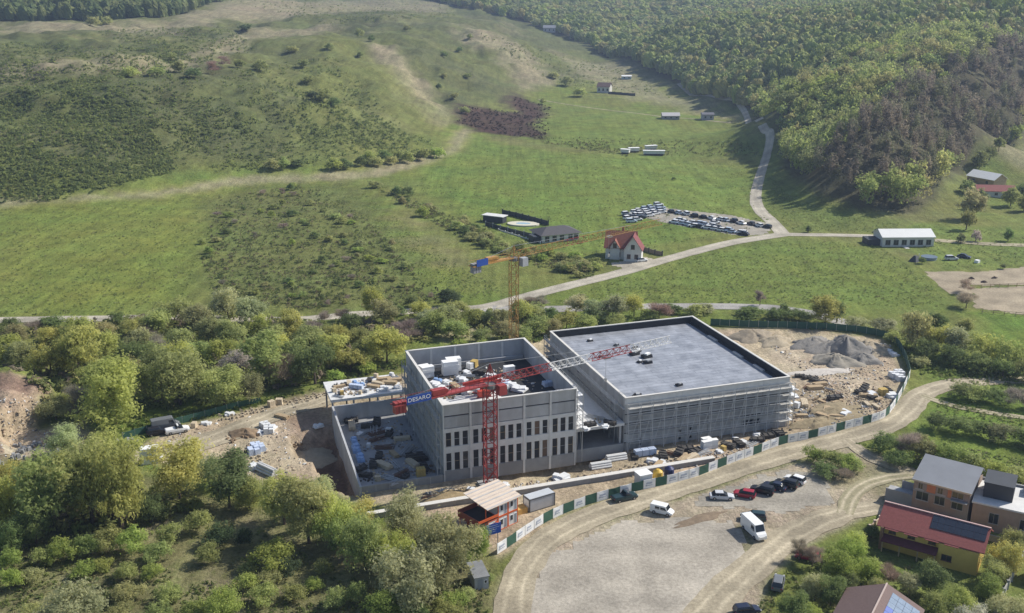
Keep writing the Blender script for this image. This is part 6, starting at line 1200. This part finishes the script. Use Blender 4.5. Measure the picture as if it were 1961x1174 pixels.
# basement floor: rows of material seen in the photograph
BF = [('blue_film', 682, 862, 1.3, .3), ('blue_film', 690, 880, 1.2, .3), ('blue_film', 678, 846, 1.0, .3), ('timber_stack', 674, 818, 1.2), ('dark_formwork', 672, 808, 1.2), ('dark_formwork', 722, 812, 1.3), ('props', 718, 824, 1.4), ('props', 722, 830, 1.3), ('dark_formwork', 745, 832, 1.1), ('block_pallet', 744, 828), ('rubble', 762, 838, 1.3), ('timber_stack', 770, 842, 1.0), ('rubble', 778, 838, 1.2), ('props', 722, 842, 1.2), ('dark_formwork', 702, 818, 1.0),
      ('block_pallet', 706, 856, .8), ('dark_formwork', 726, 876, 1.1), ('rubble', 730, 886, 1.1), ('dark_formwork', 715, 892, 1.2), ('timber_stack', 735, 894, 1.2), ('props', 756, 892, 1.1), ('props', 780, 866, 1.5), ('dark_formwork', 792, 880, 1.3), ('dark_formwork', 808, 878, 1.2), ('timber_stack', 790, 890, 1.1), ('dark_formwork', 812, 898, 1.2), ('rubble', 820, 896, 1.3), ('block_pallet', 806, 910, 1.5, .3, 2), ('props', 770, 908, 1.2), ('props', 748, 918, 1.3), ('rubble', 722, 914, 1.2), ('dark_formwork', 700, 912, 1.0), ('rubble', 708, 918, 1.1), ('block_pallet', 724, 920, .9), ('props', 760, 924, 1.1), ('dark_formwork', 775, 916, .9), ('timber_stack', 755, 872, .9), ('rubble', 755, 852, .9), ('white_sheet', 690, 832, .7), ('props', 700, 830, 1.0), ('dark_formwork', 690, 900, 1.1), ('props', 735, 858, 1.2), ('white_sheet', 812, 822, .6), ('white_sheet', 796, 822, .6)]
jx(BF, zb, 1.02)
DK = [('block_pallet', 640, 750, .8), ('timber_stack', 650, 742, .8), ('block_pallet', 655, 755, .8), ('block_pallet', 662, 748, .7), ('rubble', 645, 738, .8), ('timber_stack', 668, 735, .8), ('dark_formwork', 660, 738, .7), ('tank', 682, 744, .9), ('blue_film', 690, 738, .8), ('blue_film', 680, 734, .7), ('props', 700, 748, .9), ('block_pallet', 703, 751, .7), ('timber_stack', 715, 742, .9), ('timber_stack', 724, 736, .9), ('white_sheet', 735, 742, .8), ('white_sheet', 728, 748, .7), ('block_pallet', 740, 748, .7), ('timber_stack', 745, 735, 1.0), ('timber_stack', 735, 728, 1.0), ('block_pallet', 720, 722, .8), ('timber_stack', 755, 730, 1.0), ('block_pallet', 750, 720, .8), ('white_sheet', 762, 742, .8), ('props', 760, 724, .9), ('rubble', 676, 755, .7), ('block_pallet', 690, 754, .7), ('dark_formwork', 708, 730, .8), ('props', 648, 760, .8)]
jx(DK, 'on the raised deck', 5.97)
RO = [('insulation', 862, 716, 1.45, .35), ('insulation', 868, 709, 1.4, .3), ('insulation', 818, 722, 1.2, .5), ('insulation', 812, 716, 1.0, .5), ('white_sheet', 835, 738, 1.3), ('white_sheet', 845, 745, 1.3), ('white_sheet', 858, 735, 1.2), ('white_sheet', 828, 752, 1.0), ('rubble', 848, 755, 1.1), ('rubble', 858, 758, 1.1), ('white_sheet', 892, 750, 1.4), ('white_sheet', 905, 747, 1.4), ('white_sheet', 918, 750, 1.3), ('white_sheet', 962, 742, 1.3), ('white_sheet', 975, 738, 1.4), ('white_sheet', 990, 745, 1.3), ('big_bag', 965, 738, 1.0), ('insulation', 975, 718, 1.0, .4), ('white_sheet', 955, 728, 1.2), ('block_pallet', 908, 702, 1.4), ('block_pallet', 900, 705, 1.2), ('props', 890, 722, 1.3), ('dark_formwork', 920, 715, 1.2), ('white_sheet', 940, 722, 1.1), ('props', 880, 738, 1.3), ('timber_stack', 872, 742, 1.0), ('rubble', 905, 735, 1.2), ('white_sheet', 895, 715, 1.0), ('dark_formwork', 985, 728, 1.2), ('white_sheet', 1000, 748, 1.2), ('white_sheet', 885, 728, 1.2), ('blue_film', 838, 730, .8), ('timber_stack', 930, 740, 1.1), ('props', 945, 745, 1.2), ('big_bag', 1048, 738, .9)]
jx(RO, 'on the roof of the tall block', 11.63)
jx([('big_bag', 486, 868, 1.2, .4, 1), ('big_bag', 496, 862, 1.2, .4, 1), ('big_bag', 490, 858, 1.1, .4, 1), ('big_bag', 515, 828, 1.1, .2, 0), ('big_bag', 508, 818, 1.0, .7, 0), ('white_sheet', 520, 822, 1.2), ('white_sheet', 500, 830, 1.0), ('pipe_stack', 512, 905, 1.1, R(-40)), ('white_sheet', 488, 895, 1.2), ('rubble', 456, 838, 1.6), ('rubble', 478, 830, 1.4), ('rubble', 462, 868, 1.4), ('rubble', 480, 880, 1.5), ('timber_stack', 540, 800, 1.0), ('rubble', 560, 850, 1.2), ('white_sheet', 610, 818, 1.0)], 'between haul road and basement')
jx([('rubble', 430, 800, 1.4, .1, 2), ('rubble', 450, 797, 1.4, .1, 2), ('rubble', 470, 790, 1.3, .1, 2), ('rubble', 490, 787, 1.3, .1, 2), ('block_pallet', 520, 778, 1.3), ('block_pallet', 535, 774, 1.3), ('rubble', 555, 772, 1.4, .1, 2), ('rubble', 575, 768, 1.4, .1, 2), ('rubble', 595, 762, 1.3, .1, 2), ('white_sheet', 440, 795, 1.0), ('rubble', 610, 758, 1.3, .1, 2), ('white_sheet', 395, 812, 1.0), ('block_pallet', 372, 818, 1.1)], 'along the upper edge of the haul road')
jx([('insulation', 288, 885, 1.6, .3), ('white_sheet', 296, 878, 1.5, .4), ('rubble', 60, 858, 2.0, .2, 1), ('rubble', 40, 868, 2.0, .2, 1), ('rubble', 20, 880, 1.8, .2, 1), ('white_sheet', 110, 868, 1.2), ('rubble', 90, 850, 1.6, .2, 0), ('white_sheet', 250, 858, 1.3), ('rubble', 242, 848, 1.5, .2, 1)], 'beyond the thicket at the far left')
jx([('tank', 1235, 872, 1.3, UA), ('insulation', 1352, 860, .9, .4), ('insulation', 1364, 857, .9, .2), ('insulation', 1352, 854, .9, .4), ('white_sheet', 1340, 862, .8), ('white_sheet', 1378, 866, .8), ('white_sheet', 1250, 885, 1.1), ('rubble', 1215, 898, 1.4, .2, 2), ('rubble', 1235, 894, 1.4, .2, 2), ('rubble', 1205, 905, 1.4, .2, 2), ('timber_stack', 1260, 893, 1.0), ('white_sheet', 1265, 888, 1.0), ('rubble', 1285, 885, 1.3, .2, 2), ('timber_stack', 1310, 882, 1.2, .9), ('timber_stack', 1322, 880, 1.2, .8), ('dark_formwork', 1300, 870, 1.3), ('dark_formwork', 1330, 868, 1.2), ('props', 1290, 872, 1.3), ('dark_formwork', 1315, 862, 1.2), ('props', 1345, 868, 1.2), ('dark_formwork', 1395, 856, 1.2), ('dark_formwork', 1415, 852, 1.2), ('white_sheet', 1425, 848, .9), ('dark_formwork', 1450, 845, 1.2), ('dark_formwork', 1470, 838, 1.2), ('props', 1440, 850, 1.3), ('dark_formwork', 1270, 875, 1.2), ('rubble', 1255, 878, 1.2, .3, 3), ('block_pallet', 1385, 862, .9), ('white_sheet', 1075, 918, 1.5, .3), ('pipe_stack', 1150, 895, .9, UA), ('pipe_stack', 1180, 880, .9, UA), ('dark_formwork', 1215, 876, 1.1), ('dark_formwork', 1490, 832, 1.2), ('rubble', 1500, 828, 1.2, .3, 3), ('white_sheet', 1410, 842, .8), ('white_sheet', 1450, 834, .8)], 'in front of the hall')
rs_ = random.Random(5)
YJ = [('dark_formwork', 1532, 722, 1.0), ('dark_formwork', 1545, 725, .9), ('dark_formwork', 1558, 728, 1.0), ('dark_formwork', 1568, 732, .9), ('dark_formwork', 1580, 735, .9), ('timber_stack', 1560, 745, 1.2), ('timber_stack', 1570, 738, 1.1), ('dark_formwork', 1655, 745, 1.3), ('dark_formwork', 1648, 752, 1.2), ('white_sheet', 1672, 758, 1.4), ('block_pallet', 1690, 757, 1.6, .3, 2), ('white_sheet', 1710, 760, 1.4), ('dark_formwork', 1665, 762, 1.1), ('dark_formwork', 1700, 750, 1.1), ('big_bag', 1712, 722, 1.1, .2, 0), ('big_bag', 1724, 728, 1.1, .2, 0), ('big_bag', 1722, 718, 1.1, .2, 0), ('white_sheet', 1700, 675, 1.2), ('white_sheet', 1712, 680, 1.2), ('rubble', 1690, 665, 1.5, .2, 1), ('white_sheet', 1620, 795, 1.6), ('dark_formwork', 1598, 765, 1.4, .2), ('timber_stack', 1540, 775, 1.2), ('rubble', 1550, 790, 1.4), ('block_pallet', 1525, 780, 1.2), ('white_sheet', 1520, 760, 1.2), ('white_sheet', 1515, 745, 1.1)]
for _ in range(46): YJ.append((rs_.choice(['rubble', 'rubble', 'timber_stack', 'props']), rs_.uniform(1525, 1690), rs_.uniform(742, 812), rs_.uniform(.6, 1.2)))
jx([q for q in YJ if not (q[1] > 1640 and q[2] > 795)], 'in the yard right of the hall')
jx([('rubble', 840, 950, 1.3), ('props', 855, 948, 1.4), ('timber_stack', 870, 945, 1.0), ('props', 830, 955, 1.3), ('white_sheet', 905, 940, 1.0), ('block_pallet', 955, 935, 1.0, .2, 2), ('white_sheet', 965, 932, 1.0), ('rubble', 885, 945, 1.2)], 'at the foot of the red crane')
jx([('dark_formwork', 1130, 815, 1.0), ('rubble', 1150, 805, 1.0), ('white_sheet', 1160, 818, .8), ('props', 1140, 800, 1.2), ('dark_formwork', 1168, 812, 1.0), ('white_sheet', 1120, 822, .9)], 'on the slab between the two blocks', 6.52)

# loose debris too small to pick apart
def debris(label, polys, n, seed, z=None):
    rs = np.random.RandomState(seed); q = np.vstack([rnd_in(p_, int(n * f), seed + i) for i, (p_, f) in enumerate(polys)])
    w = Wpts(q) if z is None else np.array([onz(x, y, z) for x, y in q]); m = len(w)
    sx = .10 + .38 * rs.rand(m) ** 3; sy = .09 + .24 * rs.rand(m) ** 3; sz = .06 + .22 * rs.rand(m) ** 3; an = rs.rand(m) * 6.28; u8 = np.array([(-1,-1,-.4),(1,-1,-.4),(1,1,-.4),(-1,1,-.4),(-.8,-.8,1),(.8,-.8,1),(.8,.8,1),(-.8,.8,1)])
    X = u8[None] * np.stack([sx, sy, sz], 1)[:, None]; c, s = np.cos(an)[:, None], np.sin(an)[:, None]
    V_ = np.stack([w[:, None, 0] + X[..., 0] * c - X[..., 1] * s, w[:, None, 1] + X[..., 0] * s + X[..., 1] * c, w[:, None, 2] + X[..., 2]], 2).reshape(-1, 3)
    fq_ = np.array([(4,5,6,7),(0,1,5,4),(1,2,6,5),(2,3,7,6),(3,0,4,7)]); F_ = (np.arange(m)[:, None, None] * 8 + fq_[None]).reshape(-1, 4)
    pal = np.array([(.42,.34,.24), (.30,.22,.15), (.20,.15,.11), (.55,.54,.52), (.10,.09,.085), (.38,.36,.33), (.48,.37,.22), (.65,.65,.66)]); tn = np.repeat(pal[rs.choice(8, m, p=(.24,.2,.14,.1,.1,.12,.06,.04))] * (.8 + .4 * rs.rand(m))[:, None], 5, 0)
    o = place('debris', np_mesh('debris', V_, 4, F_, DEB, {'v': ('FLOAT', 'FACE', np.full(m * 5, .5)), 'tint': ('FLOAT_COLOR', 'FACE', np.column_stack([tn, np.ones(len(tn))]))})); tag(o, label, 'debris', kind='stuff')
DEB = bpy.data.materials.new('debris'); DEB.use_nodes = True; N = DEB.node_tree.nodes; at = N.new('ShaderNodeAttribute'); at.attribute_name = 'tint'; DEB.node_tree.links.new(at.outputs['Color'], N['Principled BSDF'].inputs['Base Color']); N['Principled BSDF'].inputs['Roughness'].default_value = .9
debris('small rubble strewn over the yard right of the hall', [([(1512,740),(1600,728),(1700,745),(1715,770),(1690,795),(1600,815),(1512,825)], .75), ([(1440,640),(1560,700),(1700,690),(1720,730),(1560,725)], .25)], 1500, 3)
debris('offcuts and stones in front of the hall and block', [([(830,955),(1000,925),(1200,900),(1380,862),(1500,832),(1500,845),(1380,885),(1200,915),(1000,940),(830,972)], 1.0)], 800, 5)
debris('stones and scraps around the haul road', [([(240,860),(400,815),(620,755),(625,775),(560,800),(600,900),(480,915),(400,870)], 1.0)], 420, 7)
debris('stones on the earth banks at the far left', [([(0,740),(90,770),(60,820),(160,830),(250,855),(120,880),(0,880)], 1.0)], 400, 9)
debris('small litter on the basement floor', [([(665,815),(760,800),(835,905),(700,925)], 1.0)], 260, 11, 1.02)
debris('small litter on the raised deck', [([(630,735),(765,718),(768,742),(642,760)], 1.0)], 220, 13, 5.97)
debris('small litter on the roof of the tall block', [([(815,715),(990,700),(1040,745),(870,762)], 1.0)], 300, 15, 11.6)
# ------------------------------------------------------------------ haze
hz = MB().box(-2700, 2700, -60, 3320, -6, 262).build('haze', [])
hm = bpy.data.materials.new('haze'); hm.use_nodes = True; N = hm.node_tree.nodes; L = hm.node_tree.links; N.remove(N['Principled BSDF'])
pv = N.new('ShaderNodeVolumePrincipled'); pv.inputs['Color'].default_value = (.56, .70, 1.0, 1); pv.inputs['Density'].default_value = .00015; pv.inputs['Anisotropy'].default_value = .25
L.new(pv.outputs[0], N['Material Output'].inputs['Volume']); hz.data.materials.append(hm); tag(hz, 'thin pale blue haze lying over the valley', 'haze', kind='stuff')
hz.display_type = 'WIRE'

# ------------------------------------------------------------------ labels: tell look-alikes apart by their order across the picture
bpy.context.view_layer.update()
def ordn(n):
    a = ['first','second','third','fourth','fifth','sixth','seventh','eighth','ninth','tenth','eleventh','twelfth','thirteenth','fourteenth','fifteenth','sixteenth','seventeenth','eighteenth','nineteenth','twentieth']
    t = {2: 'twenty', 3: 'thirty', 4: 'forty', 5: 'fifty'}
    if n <= 20: return a[n - 1]
    return t[n // 10] + '-' + a[n % 10 - 1] if n % 10 else {30: 'thirtieth', 40: 'fortieth', 50: 'fiftieth'}[n]
byl = {}
for o in sc.objects:
    if o.parent is None and 'label' in o and o.get('kind') is None: byl.setdefault(o['label'], []).append(o)
for lab, os_ in byl.items():
    if 1 < len(os_) < 59:
        os_.sort(key=lambda o: o.location.x / max(1.0, depth_of(o.location)))
        for k, o in enumerate(os_): o['label'] = lab + ', ' + ('leftmost' if k == 0 else 'rightmost' if k == len(os_) - 1 else ordn(k + 1) + ' from left')
